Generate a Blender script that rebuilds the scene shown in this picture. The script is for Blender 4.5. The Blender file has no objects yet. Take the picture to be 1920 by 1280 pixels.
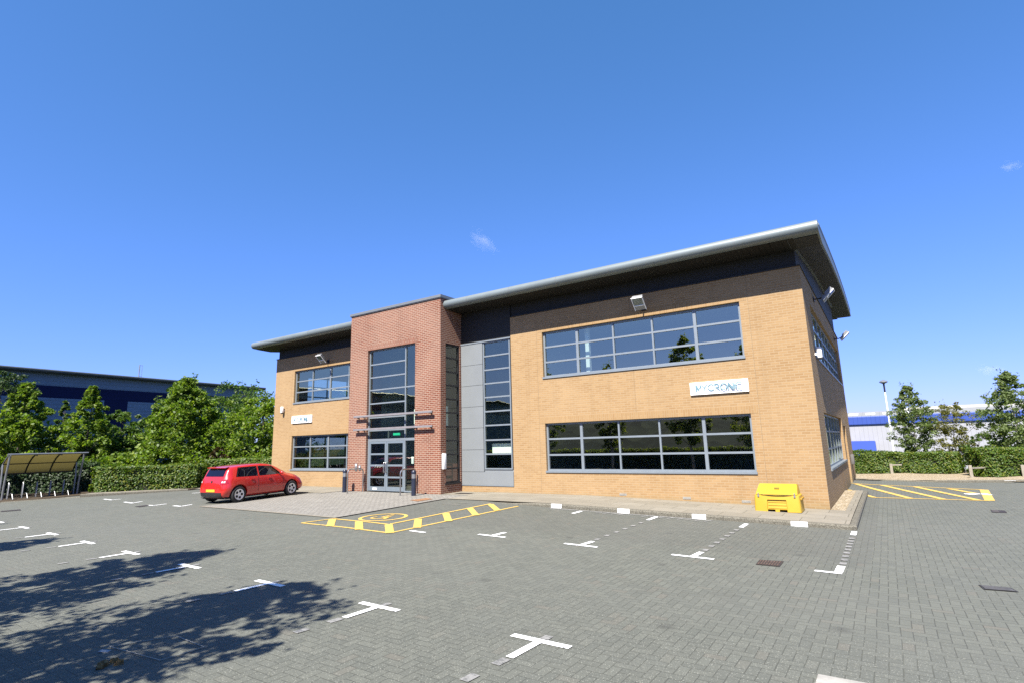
import bpy, bmesh, math, random
import numpy as np
from mathutils import Vector, Matrix
from mathutils.bvhtree import BVHTree
random.seed(7); RNG = np.random.default_rng(11)
PI = math.pi
sc = bpy.context.scene
COL = sc.collection
# ------------------------------------------------------------------ camera
CAM = np.array([1.45484, -16.85838, 1.89923]); YAW, PIT, ROL, FPX = -0.591605, 0.185674, -0.026341, 1019.86
def cam_axes():
    f = np.array([math.sin(YAW)*math.cos(PIT), math.cos(YAW)*math.cos(PIT), math.sin(PIT)])
    r = np.array([math.cos(YAW), -math.sin(YAW), 0.0]); u = np.cross(r, f)
    return np.array([math.cos(ROL)*r + math.sin(ROL)*u, -math.sin(ROL)*r + math.cos(ROL)*u, f])
AX = cam_axes()
def ray(u, v): return AX.T @ np.array([(u-960)/FPX, -(v-640)/FPX, 1.0])
def on(u, v, axis, val):
    d = ray(u, v); return CAM + d*((val-CAM[axis])/d[axis])
def at(u, v, D): return CAM + ray(u, v)*D          # point at camera depth D metres
# ground levels measured from the photograph: the yard falls gently towards the building's east corner
K1x, K1z = [-200, -9.5, -6.8, .7, 8, 200], [.14, .14, .045, -.12, -.13, -.13]
K2x, K2z = [-200, -16, .7, 8, 200], [0, 0, -.085, -.13, -.13]
def G(x, y):
    a = np.interp(x, K1x, K1z); b = np.interp(x, K2x, K2z); w = np.clip((y+12)/9.4, 0, 1)
    return float(b+(a-b)*w)
def gnd(u, v):
    z = -.05
    for _ in range(50):
        p = on(u, v, 2, z); z = .5*z+.5*G(p[0], p[1])
    return p
def PAV(x): return float(np.interp(x, [-7, .7], [.17, -.015]))
# ------------------------------------------------------------------ materials
MATS = {}; KA = .60      # photographic exposure is up, so the surface colours come down
def nodes_of(name):
    m = bpy.data.materials.new(name); m.use_nodes = True
    nt = m.node_tree; b = nt.nodes['Principled BSDF']
    MATS[name] = m
    return m, nt, b
def N(nt, typ, **kw):
    n = nt.nodes.new(typ)
    for k, v in kw.items():
        if k.startswith('i_'): n.inputs[k[2:].replace('_', ' ')].default_value = v
        elif k[0] == 'n' and k[1:].isdigit(): n.inputs[int(k[1:])].default_value = v
        else: setattr(n, k, v)
    return n
def M(nt, op, a, b=None, c=None):
    n = nt.nodes.new('ShaderNodeMath'); n.operation = op
    for i, x in enumerate((a, b, c)):
        if x is None: continue
        if isinstance(x, (int, float)): n.inputs[i].default_value = x
        else: nt.links.new(x, n.inputs[i])
    return n.outputs[0]
def mixc(nt, fac, a, b, mode='MIX'):
    n = nt.nodes.new('ShaderNodeMix'); n.data_type = 'RGBA'; n.blend_type = mode
    for k, x in ((0, fac), (6, a), (7, b)):
        if isinstance(x, (int, float)): n.inputs[k].default_value = x
        elif isinstance(x, tuple): n.inputs[k].default_value = (*x, 1)
        else: nt.links.new(x, n.inputs[k])
    return n.outputs[2]
def noise(nt, scale, detail=4, rough=.55, vec=None, dim='3D'):
    n = nt.nodes.new('ShaderNodeTexNoise'); n.inputs['Scale'].default_value = scale
    n.inputs['Detail'].default_value = detail; n.inputs['Roughness'].default_value = rough
    if vec is None:
        vec = nt.nodes.new('ShaderNodeNewGeometry').outputs['Position']
    nt.links.new(vec, n.inputs['Vector'])
    return n.outputs['Fac']
def ramp(nt, fac, stops):
    r = nt.nodes.new('ShaderNodeValToRGB'); e = r.color_ramp.elements
    while len(e) < len(stops): e.new(.5)
    for el, (p, c) in zip(e, stops):
        el.position = p; el.color = (*c, 1) if isinstance(c, tuple) else (c, c, c, 1)
    nt.links.new(fac, r.inputs[0]); return r.outputs[0]
def bump(nt, b, height, strength=.3, dist=.01):
    n = nt.nodes.new('ShaderNodeBump'); n.inputs['Strength'].default_value = strength
    n.inputs['Distance'].default_value = dist; nt.links.new(height, n.inputs['Height'])
    nt.links.new(n.outputs[0], b.inputs['Normal'])
def sc3(c, k=None): return tuple(x*(k or KA) for x in c)
def plain(name, col, rough=.5, metal=0, var=.12, vscale=3.0, spec=.5, coat=0):
    if min(col) < .6: col = sc3(col)
    m, nt, b = nodes_of(name)
    f = noise(nt, vscale, 5, .6)
    lo = tuple(c*(1-var) for c in col); hi = tuple(min(1, c*(1+var)) for c in col)
    nt.links.new(ramp(nt, f, [(.3, lo), (.7, hi)]), b.inputs['Base Color'])
    b.inputs['Roughness'].default_value = rough; b.inputs['Metallic'].default_value = metal
    b.inputs['Specular IOR Level'].default_value = spec
    if coat: b.inputs['Coat Weight'].default_value = coat; b.inputs['Coat Roughness'].default_value = .04
    return m
def brick(name, c1, c2, mortar, bw=.225, bh=.0725, msize=.011, pale=None, vertical=False):
    c1, c2, mortar = sc3(c1), sc3(c2), sc3(mortar); pale = sc3(pale) if pale else None
    m, nt, b = nodes_of(name)
    g = nt.nodes.new('ShaderNodeNewGeometry')
    sp = nt.nodes.new('ShaderNodeSeparateXYZ'); nt.links.new(g.outputs['Position'], sp.inputs[0])
    sn = nt.nodes.new('ShaderNodeSeparateXYZ'); nt.links.new(g.outputs['True Normal'], sn.inputs[0])
    side = M(nt, 'GREATER_THAN', M(nt, 'ABSOLUTE', sn.outputs[0]), .5)
    u = M(nt, 'ADD', M(nt, 'MULTIPLY', sp.outputs[0], M(nt, 'SUBTRACT', 1, side)), M(nt, 'MULTIPLY', sp.outputs[1], side))
    cb = nt.nodes.new('ShaderNodeCombineXYZ')
    nt.links.new(u, cb.inputs[0]); nt.links.new(sp.outputs[2], cb.inputs[1])
    if vertical:
        cb2 = nt.nodes.new('ShaderNodeCombineXYZ'); nt.links.new(sp.outputs[2], cb2.inputs[0]); nt.links.new(u, cb2.inputs[1]); cb = cb2
    t = nt.nodes.new('ShaderNodeTexBrick'); nt.links.new(cb.outputs[0], t.inputs['Vector'])
    t.inputs['Scale'].default_value = 1; t.inputs['Brick Width'].default_value = bw; t.inputs['Row Height'].default_value = bh
    t.inputs['Mortar Size'].default_value = msize; t.inputs['Mortar Smooth'].default_value = .25; t.inputs['Bias'].default_value = 0
    t.inputs['Color1'].default_value = (0, 0, 0, 1); t.inputs['Color2'].default_value = (1, 1, 1, 1); t.inputs['Mortar'].default_value = (.5, .5, .5, 1)
    base = ramp(nt, t.outputs['Color'], [(0, c1), (.5, tuple((a+b2)/2 for a, b2 in zip(c1, c2))), (1, c2)])
    big = noise(nt, .7, 4, .6)
    base = mixc(nt, M(nt, 'MULTIPLY', ramp(nt, big, [(.35, 0.0), (.75, 1.0)]), .22), base, tuple(min(1, x*1.35) for x in c2))
    fine = noise(nt, 40, 3, .7)
    base = mixc(nt, .18, base, ramp(nt, fine, [(.2, tuple(x*.6 for x in c1)), (.8, c2)]))
    if pale:   # lime bloom over some bricks and joints
        pm = ramp(nt, noise(nt, 1.6, 6, .75), [(.60, 0.0), (.74, 1.0)])
        pm2 = ramp(nt, noise(nt, 11, 3, .6), [(.48, 0.0), (.6, 1.0)])
        base = mixc(nt, M(nt, 'MULTIPLY', M(nt, 'MULTIPLY', pm, pm2), .45), base, pale)
    col = mixc(nt, t.outputs['Fac'], base, mortar)
    mp = nt.nodes.new('ShaderNodeVectorMath'); mp.operation = 'MULTIPLY'; mp.inputs[1].default_value = (2.2, 2.2, .16); nt.links.new(g.outputs['Position'], mp.inputs[0])
    stk = noise(nt, 1.0, 6, .7, mp.outputs[0])
    col = mixc(nt, M(nt, 'MULTIPLY', ramp(nt, stk, [(.50, 0.0), (.72, 1.0)]), .20), col, tuple(x*.62 for x in c1))
    pnl = noise(nt, .35, 2, .5)
    col = mixc(nt, M(nt, 'MULTIPLY', ramp(nt, pnl, [(.42, 0.0), (.58, 1.0)]), .14), col, tuple(min(1, x*1.18) for x in mortar))
    # damp, dirty splash zone close to the ground
    zz = M(nt, 'ADD', sp.outputs[2], M(nt, 'MULTIPLY', noise(nt, 3, 4, .6), .5))
    dm = ramp(nt, zz, [(.18, 1.0), (.52, 0.0)])
    col = mixc(nt, M(nt, 'MULTIPLY', dm, .45), col, (.16, .13, .06))
    nt.links.new(col, b.inputs['Base Color']); b.inputs['Roughness'].default_value = .88; b.inputs['Specular IOR Level'].default_value = .25
    bump(nt, b, M(nt, 'SUBTRACT', M(nt, 'MULTIPLY', fine, .3), t.outputs['Fac']), .28, .004)
    return m
def herringbone(name):
    m, nt, b = nodes_of(name)
    g = nt.nodes.new('ShaderNodeNewGeometry')
    wob = nt.nodes.new('ShaderNodeTexNoise'); wob.inputs['Scale'].default_value = 1.3; nt.links.new(g.outputs['Position'], wob.inputs['Vector'])
    va = nt.nodes.new('ShaderNodeVectorMath'); va.operation = 'SCALE'; va.inputs[3].default_value = .03; nt.links.new(wob.outputs['Color'], va.inputs[0])
    vb = nt.nodes.new('ShaderNodeVectorMath'); vb.operation = 'ADD'; nt.links.new(g.outputs['Position'], vb.inputs[0]); nt.links.new(va.outputs[0], vb.inputs[1])
    sp = nt.nodes.new('ShaderNodeSeparateXYZ'); nt.links.new(vb.outputs[0], sp.inputs[0])
    px = M(nt, 'MULTIPLY', sp.outputs[0], 1/.103); py = M(nt, 'MULTIPLY', sp.outputs[1], 1/.103)
    i = M(nt, 'FLOOR', px); j = M(nt, 'FLOOR', py); fx = M(nt, 'FRACT', px); fy = M(nt, 'FRACT', py)
    k = M(nt, 'FLOORED_MODULO', M(nt, 'ADD', i, j), 4)
    def eq(v): return M(nt, 'COMPARE', k, v, .1)
    k0, k1, k2, k3 = eq(0), eq(1), eq(2), eq(3)
    big = 9.0
    dl = M(nt, 'ADD', fx, M(nt, 'MULTIPLY', k1, big)); dr = M(nt, 'ADD', M(nt, 'SUBTRACT', 1, fx), M(nt, 'MULTIPLY', k0, big))
    db = M(nt, 'ADD', fy, M(nt, 'MULTIPLY', k3, big)); dt = M(nt, 'ADD', M(nt, 'SUBTRACT', 1, fy), M(nt, 'MULTIPLY', k2, big))
    d = M(nt, 'MINIMUM', M(nt, 'MINIMUM', dl, dr), M(nt, 'MINIMUM', db, dt))
    joint = ramp(nt, d, [(.022, 1.0), (.055, 0.0)])
    bi = M(nt, 'SUBTRACT', i, k1); bj = M(nt, 'SUBTRACT', j, k3)
    cb = nt.nodes.new('ShaderNodeCombineXYZ'); nt.links.new(bi, cb.inputs[0]); nt.links.new(bj, cb.inputs[1])
    wn = nt.nodes.new('ShaderNodeTexWhiteNoise'); wn.noise_dimensions = '2D'; nt.links.new(cb.outputs[0], wn.inputs['Vector'])
    base = ramp(nt, wn.outputs['Value'], [(0, (0.088, 0.090, 0.079)), (.5, (0.107, 0.108, 0.094)), (.93, (0.124, 0.125, 0.108)), (1, (0.126, 0.111, 0.093))])
    n1 = noise(nt, .35, 5, .6); n2 = noise(nt, 2.2, 5, .65); n3 = noise(nt, 70, 3, .7)
    base = mixc(nt, M(nt, 'MULTIPLY', ramp(nt, n1, [(.38, 0.0), (.66, 1.0)]), .35), base, (0.105, 0.105, 0.102))
    base = mixc(nt, M(nt, 'MULTIPLY', ramp(nt, n2, [(.4, 0.0), (.75, 1.0)]), .22), base, (0.133, 0.125, 0.102))
    base = mixc(nt, .35, base, ramp(nt, n3, [(.25, (0.055, 0.057, 0.050)), (.75, (0.159, 0.160, 0.139))]))
    jc = mixc(nt, ramp(nt, n1, [(.4, 0.0), (.6, 1.0)]), (0.027, 0.027, 0.024), (0.055, 0.055, 0.044))
    col = mixc(nt, M(nt, 'MULTIPLY', joint, .72), base, jc)
    # worn pale aggregate flecks and a few leaves of grit
    vo = nt.nodes.new('ShaderNodeTexVoronoi'); vo.inputs['Scale'].default_value = 26; nt.links.new(g.outputs['Position'], vo.inputs['Vector'])
    fl = M(nt, 'LESS_THAN', vo.outputs['Distance'], .16)
    wn2 = nt.nodes.new('ShaderNodeTexWhiteNoise'); nt.links.new(vo.outputs['Position'], wn2.inputs['Vector'])
    fl = M(nt, 'MULTIPLY', fl, M(nt, 'GREATER_THAN', wn2.outputs['Value'], .70))
    fl = M(nt, 'MULTIPLY', fl, ramp(nt, n2, [(.42, 0.05), (.62, 1.0)]))
    col = mixc(nt, M(nt, 'MULTIPLY', fl, .8), col, (0.282, 0.276, 0.226))
    vo2 = nt.nodes.new('ShaderNodeTexVoronoi'); vo2.inputs['Scale'].default_value = 70; nt.links.new(g.outputs['Position'], vo2.inputs['Vector'])
    wn3 = nt.nodes.new('ShaderNodeTexWhiteNoise'); nt.links.new(vo2.outputs['Position'], wn3.inputs['Vector'])
    f2 = M(nt, 'MULTIPLY', M(nt, 'LESS_THAN', vo2.outputs['Distance'], .33), M(nt, 'GREATER_THAN', wn3.outputs['Value'], .80))
    sg = nt.nodes.new('ShaderNodeSeparateXYZ'); nt.links.new(g.outputs['Position'], sg.inputs[0])
    far = M(nt, 'SUBTRACT', 1, M(nt, 'MINIMUM', 1, M(nt, 'MAXIMUM', 0, M(nt, 'MULTIPLY', M(nt, 'ADD', sg.outputs[1], M(nt, 'ADD', 13.2, M(nt, 'MULTIPLY', n2, -4.5))), .45))))
    col = mixc(nt, M(nt, 'MULTIPLY', f2, M(nt, 'MULTIPLY', far, .75)), col, (0.302, 0.294, 0.260))
    col = mixc(nt, M(nt, 'MULTIPLY', far, .16), col, (0.071, 0.071, 0.063))
    # dirty parking bays along the kerb, drips of oil, pale tyre-polished lanes
    bay = M(nt, 'MULTIPLY', M(nt, 'MINIMUM', 1, M(nt, 'MAXIMUM', 0, M(nt, 'MULTIPLY', M(nt, 'ADD', sg.outputs[1], M(nt, 'ADD', 7.2, M(nt, 'MULTIPLY', n2, -.9))), 1.2))), M(nt, 'LESS_THAN', sg.outputs[0], 1.0))
    col = mixc(nt, M(nt, 'MULTIPLY', bay, .20), col, (0.060, 0.057, 0.054))
    st = ramp(nt, noise(nt, .9, 6, .7), [(.60, 0.0), (.70, 1.0)])
    col = mixc(nt, M(nt, 'MULTIPLY', st, .26), col, (0.038, 0.037, 0.034))
    vo3 = nt.nodes.new('ShaderNodeTexVoronoi'); vo3.inputs['Scale'].default_value = 1.1; nt.links.new(vb.outputs[0], vo3.inputs['Vector'])
    wn4 = nt.nodes.new('ShaderNodeTexWhiteNoise'); nt.links.new(vo3.outputs['Position'], wn4.inputs['Vector'])
    oil = M(nt, 'MULTIPLY', ramp(nt, M(nt, 'ADD', vo3.outputs['Distance'], M(nt, 'MULTIPLY', noise(nt, 9, 4, .7), .12)), [(.10, 1.0), (.22, 0.0)]), M(nt, 'GREATER_THAN', wn4.outputs['Value'], .72))
    col = mixc(nt, M(nt, 'MULTIPLY', oil, .42), col, (0.025, 0.024, 0.024))
    lane = ramp(nt, noise(nt, .22, 3, .5), [(.45, 0.0), (.62, 1.0)])
    col = mixc(nt, M(nt, 'MULTIPLY', lane, .16), col, (0.139, 0.136, 0.124))
    gr = noise(nt, 120, 3, .8)
    col = mixc(nt, M(nt, 'MULTIPLY', far, .55), col, mixc(nt, 1.0, col, ramp(nt, gr, [(.32, .45), (.68, 1.55)]), 'MULTIPLY'))
    col = mixc(nt, 1.0, col, (.895, .915, .862), 'MULTIPLY')
    nt.links.new(col, b.inputs['Base Color']); b.inputs['Roughness'].default_value = .82; b.inputs['Specular IOR Level'].default_value = .3
    h = M(nt, 'ADD', M(nt, 'SUBTRACT', M(nt, 'MULTIPLY', n3, .35), joint), M(nt, 'MULTIPLY', wn.outputs['Value'], .25))
    bump(nt, b, h, .5, .006)
    return m
def slabs(name, c1, c2, joint, bw, bh, off=.5, ms=.008, rot=False, jf=1.0):
    c1, c2, joint = sc3(c1), sc3(c2), sc3(joint)
    m, nt, b = nodes_of(name)
    g = nt.nodes.new('ShaderNodeNewGeometry'); sp = nt.nodes.new('ShaderNodeSeparateXYZ'); nt.links.new(g.outputs['Position'], sp.inputs[0])
    cb = nt.nodes.new('ShaderNodeCombineXYZ')
    nt.links.new(sp.outputs[1 if rot else 0], cb.inputs[0]); nt.links.new(sp.outputs[0 if rot else 1], cb.inputs[1])
    t = nt.nodes.new('ShaderNodeTexBrick'); nt.links.new(cb.outputs[0], t.inputs['Vector']); t.offset = off
    t.inputs['Scale'].default_value = 1; t.inputs['Brick Width'].default_value = bw; t.inputs['Row Height'].default_value = bh
    t.inputs['Mortar Size'].default_value = ms; t.inputs['Mortar Smooth'].default_value = .2; t.inputs['Bias'].default_value = 0
    t.inputs['Color1'].default_value = (0, 0, 0, 1); t.inputs['Color2'].default_value = (1, 1, 1, 1); t.inputs['Mortar'].default_value = (.5, .5, .5, 1)
    base = ramp(nt, t.outputs['Color'], [(0, c1), (1, c2)])
    n2 = noise(nt, 3, 6, .65); n3 = noise(nt, 60, 3, .7)
    base = mixc(nt, M(nt, 'MULTIPLY', ramp(nt, n2, [(.4, 0.0), (.7, 1.0)]), .35), base, tuple(x*.72 for x in c1))
    base = mixc(nt, .25, base, ramp(nt, n3, [(.25, tuple(x*.55 for x in c1)), (.75, tuple(min(1, x*1.25) for x in c2))]))
    col = mixc(nt, M(nt, 'MULTIPLY', t.outputs['Fac'], jf), base, joint)
    nt.links.new(col, b.inputs['Base Color']); b.inputs['Roughness'].default_value = .85; b.inputs['Specular IOR Level'].default_value = .3
    bump(nt, b, M(nt, 'SUBTRACT', M(nt, 'MULTIPLY', n3, .35), t.outputs['Fac']), .5, .006)
    return m
def speckle(name, stops, scale=60, rough=.9, bs=.5, bd=.008, big=.25):
    stops = [(p, sc3(c)) for p, c in stops]
    m, nt, b = nodes_of(name)
    v = nt.nodes.new('ShaderNodeTexVoronoi'); v.inputs['Scale'].default_value = scale
    g = nt.nodes.new('ShaderNodeNewGeometry'); nt.links.new(g.outputs['Position'], v.inputs['Vector'])
    sp = nt.nodes.new('ShaderNodeSeparateColor'); nt.links.new(v.outputs['Color'], sp.inputs[0])
    c = ramp(nt, sp.outputs[0], stops)
    n2 = noise(nt, 2.5, 5, .65)
    c = mixc(nt, M(nt, 'MULTIPLY', ramp(nt, n2, [(.35, 0.0), (.7, 1.0)]), big), c, stops[0][1])
    nt.links.new(c, b.inputs['Base Color']); b.inputs['Roughness'].default_value = rough; b.inputs['Specular IOR Level'].default_value = .25
    bump(nt, b, v.outputs['Distance'], bs, bd)
    return m
def paint(name, col, under=(.105, .105, .097), wear=.5, scale=14):
    m, nt, b = nodes_of(name)
    n1 = noise(nt, scale, 6, .72); n2 = noise(nt, 2.0, 4, .6)
    f = ramp(nt, M(nt, 'ADD', n1, M(nt, 'MULTIPLY', n2, .25)), [(wear+.10, 0.0), (wear+.22, 1.0)])
    f = M(nt, 'SUBTRACT', 1, f)
    v = noise(nt, 30, 3)
    c = mixc(nt, f, under, mixc(nt, .2, col, ramp(nt, v, [(.3, tuple(x*.75 for x in col)), (.7, col)])))
    nt.links.new(c, b.inputs['Base Color']); b.inputs['Roughness'].default_value = .75
    return m
def leaf(name, c1, c2, c3, trans=.45, rough=.5):
    c1, c2, c3 = sc3(c1, .74), sc3(c2, .74), sc3(c3, .74)
    m, nt, b = nodes_of(name)
    g = nt.nodes.new('ShaderNodeNewGeometry')
    c = ramp(nt, g.outputs['Random Per Island'], [(0, c1), (.55, c2), (1, c3)])
    n = noise(nt, .9, 3)
    c = mixc(nt, M(nt, 'MULTIPLY', ramp(nt, n, [(.35, 0.0), (.65, 1.0)]), .35), c, c1)
    nt.links.new(c, b.inputs['Base Color']); b.inputs['Roughness'].default_value = rough; b.inputs['Specular IOR Level'].default_value = .35
    tr = nt.nodes.new('ShaderNodeBsdfTranslucent'); nt.links.new(mixc(nt, 1, c, (1.25, 1.35, .55), 'MULTIPLY'), tr.inputs[0])
    mx = nt.nodes.new('ShaderNodeMixShader'); mx.inputs[0].default_value = trans
    nt.links.new(b.outputs[0], mx.inputs[1]); nt.links.new(tr.outputs[0], mx.inputs[2])
    nt.links.new(mx.outputs[0], nt.nodes['Material Output'].inputs[0])
    return m
def glass(name, tint, ior=2.1, rough=.0, refl=(1, 1, 1)):
    m, nt, b = nodes_of(name); nt.nodes.remove(b)
    g = nt.nodes.new('ShaderNodeNewGeometry'); dp = nt.nodes.new('ShaderNodeVectorMath'); dp.operation = 'DOT_PRODUCT'
    nt.links.new(g.outputs['Normal'], dp.inputs[0]); nt.links.new(g.outputs['Incoming'], dp.inputs[1])
    r0 = ((ior-1)/(ior+1))**2      # the same from both sides, so that daylight gets in
    frv = M(nt, 'ADD', r0, M(nt, 'MULTIPLY', 1-r0, M(nt, 'POWER', M(nt, 'SUBTRACT', 1, M(nt, 'ABSOLUTE', dp.outputs['Value'])), 5)))
    tr = nt.nodes.new('ShaderNodeBsdfTransparent'); tr.inputs[0].default_value = (*tint, 1)
    gl = nt.nodes.new('ShaderNodeBsdfGlossy'); gl.inputs['Roughness'].default_value = rough; gl.inputs['Color'].default_value = (*refl, 1)
    n = noise(nt, 1.1, 2, .5)
    bp = nt.nodes.new('ShaderNodeBump'); bp.inputs['Strength'].default_value = .09; bp.inputs['Distance'].default_value = .02
    nt.links.new(n, bp.inputs['Height']); nt.links.new(bp.outputs[0], gl.inputs['Normal'])
    mx = nt.nodes.new('ShaderNodeMixShader'); nt.links.new(frv, mx.inputs[0])
    nt.links.new(tr.outputs[0], mx.inputs[1]); nt.links.new(gl.outputs[0], mx.inputs[2])
    nt.links.new(mx.outputs[0], nt.nodes['Material Output'].inputs[0])
    return m
def emis(name, col, s):
    m, nt, b = nodes_of(name); b.inputs['Base Color'].default_value = (*col, 1)
    b.inputs['Emission Color'].default_value = (*col, 1); b.inputs['Emission Strength'].default_value = s
    return m
def ribbed(name, col, axis, period, depth=.6, rough=.5, dark=.55):
    col = sc3(col) if min(col) < .6 else col
    m, nt, b = nodes_of(name)
    g = nt.nodes.new('ShaderNodeNewGeometry'); sp = nt.nodes.new('ShaderNodeSeparateXYZ'); nt.links.new(g.outputs['Position'], sp.inputs[0])
    f = M(nt, 'FRACT', M(nt, 'MULTIPLY', sp.outputs[axis], 1/period))
    prof = ramp(nt, f, [(0, 0.0), (.08, 1.0), (.5, 1.0), (.58, 0.0), (1, 0.0)])
    nz = noise(nt, .8, 5, .6)
    c = mixc(nt, ramp(nt, nz, [(.3, 0.0), (.7, 1.0)]), tuple(x*.9 for x in col), col)
    line = ramp(nt, f, [(.0, 1.0), (.06, 0.0), (.94, 0.0), (1, 1.0)])
    c = mixc(nt, M(nt, 'MULTIPLY', line, dark), c, tuple(x*.35 for x in col))
    nt.links.new(c, b.inputs['Base Color']); b.inputs['Roughness'].default_value = rough
    b.inputs['Specular IOR Level'].default_value = .25
    bump(nt, b, prof, depth, .03)
    return m
# ------------------------------------------------------------------ materials in use
yellow = brick('yellow_brick', (.385, .230, .100), (.485, .312, .148), (.47, .335, .19), pale=(.62, .53, .39))
red = brick('red_brick', (.185, .052, .030), (.295, .100, .056), (.47, .345, .255), msize=.0115)
red_soldier = brick('red_soldier_brick', (.205, .058, .034), (.30, .10, .058), (.42, .30, .22), msize=.012, vertical=True)
yellow_soldier = brick('yellow_soldier_brick', (.385, .228, .098), (.47, .300, .138), (.45, .31, .165), vertical=True)
paver = herringbone('grey_herringbone_paving')
entry = slabs('entrance_block_paving', (.29, .272, .235), (.38, .358, .31), (.125, .116, .10), .21, .108, ms=.0085, rot=True)
slabm = slabs('concrete_slab', (.275, .245, .185), (.355, .32, .25), (.16, .145, .105), .9, .6, ms=.009, off=.5)
kerbm = speckle('kerb_concrete', [(0, (.10, .09, .068)), (.5, (.19, .175, .135)), (1, (.30, .28, .22))], 75, .9, .5, .006)
gravelm = speckle('tan_gravel', [(0, (.27, .20, .11)), (.4, (.48, .38, .24)), (.8, (.58, .48, .33)), (1, (.68, .60, .47))], 28, .9, 1.0, .03, .15)
soilm = speckle('soil', [(0, (.05, .038, .024)), (.6, (.09, .066, .04)), (1, (.14, .10, .06))], 20, .95, .8, .03)
grassm = speckle('rough_grass', [(0, (.03, .045, .014)), (.6, (.05, .075, .022)), (1, (.09, .10, .04))], 9, .95, .8, .05)
white_line = paint('white_line_paint', (.80, .80, .78), wear=.585)
yellow_line = paint('yellow_line_paint', (.50, .33, .07), wear=.57)
pale_line = paint('faded_line_paint', (.20, .195, .18), wear=.50, scale=20)
yellow_faded = paint('worn_yellow_paint', (.17, .155, .09), wear=.4, scale=18)
frame_grey = plain('frame_grey', (.29, .33, .36), .42, .2, .06, 5)
door_grey = plain('door_grey', (.25, .30, .34), .38, .2, .06, 5)
panel_grey = plain('panel_grey', (.285, .305, .31), .5, .1, .05, 1.2)
fascia_dark = plain('fascia_dark', (.028, .026, .022), .7, .1, .1, 1.5)
roof_metal = plain('roof_metal', (.235, .275, .275), .48, .2, .09, 1.1)
soffit = ribbed('soffit_profiled', (.030, .028, .023), 0, .30, .8, .6, .45)
side_soffit = plain('side_soffit', (.020, .020, .019), .7, 0, .12, 2)
coping_m = plain('coping_metal', (.27, .29, .29), .45, .3, .08, 2)
bar_m = plain('bar_metal', (.36, .33, .33), .5, .3, .12, 6)
dark_m = plain('dark_metal', (.02, .02, .022), .5, .2, .1, 4)
steel = plain('brushed_steel', (.58, .58, .56), .32, .9, .06, 8)
galv = plain('galvanised_steel', (.40, .41, .42), .45, .6, .15, 8)
navy = plain('navy_paint', (.020, .026, .050), .42, 0, .12, 5)
white_p = plain('white_plastic', (.78, .78, .76), .4, 0, .04, 4)
white_sign = plain('white_sign_face', (.82, .83, .82), .4, 0, .03, 2)
letter_m = plain('sign_letter', (.20, .34, .40), .45, 0, .04, 4)
grit_y = plain('yellow_plastic', (.66, .41, .030), .5, 0, .07, 3)
grit_y2 = plain('yellow_plastic_deep', (.52, .29, .02), .5, 0, .07, 3)
black = plain('black_rubber', (.012, .012, .013), .7, 0, .15, 8)
interior_m = plain('interior_paint', (.62, .68, .59), .8, 0, .1, 1)
interior_floor = plain('interior_carpet', (.11, .115, .12), .9, 0, .15, 2)
ceil_m = plain('interior_ceiling', (.34, .35, .34), .8, 0, .06, 2)
inner_white = plain('interior_white', (.80, .82, .80), .7, 0, .03, 2)
green_sign = emis('exit_sign_green', (.02, .45, .25), .16)
glass_up = glass('window_glass', (.66, .74, .70), 3.3, refl=(1, 1, .70))
glass_low = glass('window_glass_low', (.46, .54, .56), 2.7, refl=(1, .98, .9))
glass_hall = glass('hall_glass', (.78, .86, .78), 2.6, refl=(1, 1, .72))
glass_door = glass('door_glass', (.66, .74, .68), 2.0, refl=(1, .98, .85))
lamp_glass = glass('lamp_glass', (.85, .9, .9), 1.5)
car_red = plain('car_red_paint', (.66, .020, .014), .28, 0, .03, 2, .5, coat=1.0)
car_glass = glass('car_glass', (.10, .12, .13), 1.9)
tyre_m = plain('tyre', (.016, .016, .017), .75, 0, .15, 8)
rim_m = plain('alloy_rim', (.70, .68, .64), .38, .35, .05, 8)
lampred = plain('tail_lamp_red', (.45, .012, .012), .15, 0, .05, 6, coat=.8)
lampclear = plain('lamp_clear', (.62, .62, .60), .12, .3, .05, 6, coat=.8)
plate_y = plain('yellow_plate', (.80, .55, .04), .4, 0, .04, 6)
cast_iron = plain('cast_iron', (.060, .046, .040), .7, .2, .3, 14)
rust = plain('rusty_cover', (.34, .17, .075), .8, 0, .3, 8)
concrete = plain('pale_concrete', (.42, .40, .35), .85, 0, .2, 9)
wood_grey = plain('weathered_timber', (.36, .32, .25), .85, 0, .22, 9)
bark = plain('bark', (.075, .06, .045), .9, 0, .3, 7)
birch = plain('birch_bark', (.42, .39, .34), .8, 0, .35, 6)
leaf_a = leaf('leaf_bright', (.095, .165, .016), (.175, .285, .024), (.32, .38, .06), .52)
leaf_b = leaf('leaf_mid', (.052, .108, .016), (.092, .168, .026), (.16, .22, .042), .48)
leaf_c = leaf('leaf_dark', (.026, .056, .014), (.046, .086, .022), (.085, .125, .038))
leaf_h = leaf('leaf_hedge', (.055, .115, .010), (.105, .185, .016), (.27, .28, .035))
leaf_w = leaf('leaf_birch', (.13, .185, .055), (.21, .285, .10), (.33, .38, .17), .52)
leaf_o = leaf('leaf_olive', (.14, .15, .026), (.22, .22, .045), (.32, .29, .09), .5)
leaf_r = leaf('leaf_brown', (.045, .030, .012), (.085, .055, .022), (.13, .09, .04), .3)
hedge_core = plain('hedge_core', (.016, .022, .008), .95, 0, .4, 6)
clad_grey = ribbed('cladding_grey', (.24, .33, .43), 2, .33, .25, .7, .70)
clad_navy = ribbed('cladding_navy', (.005, .012, .075), 2, .33, .15, .8, .3)
clad_white = ribbed('cladding_white', (.50, .50, .52), 0, .5, .6, .5, .22)
clad_blue = ribbed('cladding_blue', (.06, .115, .44), 0, .5, .4, .5, .4)
blue_box = plain('blue_panel', (.025, .075, .40), .8, 0, .05, .6)
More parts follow.
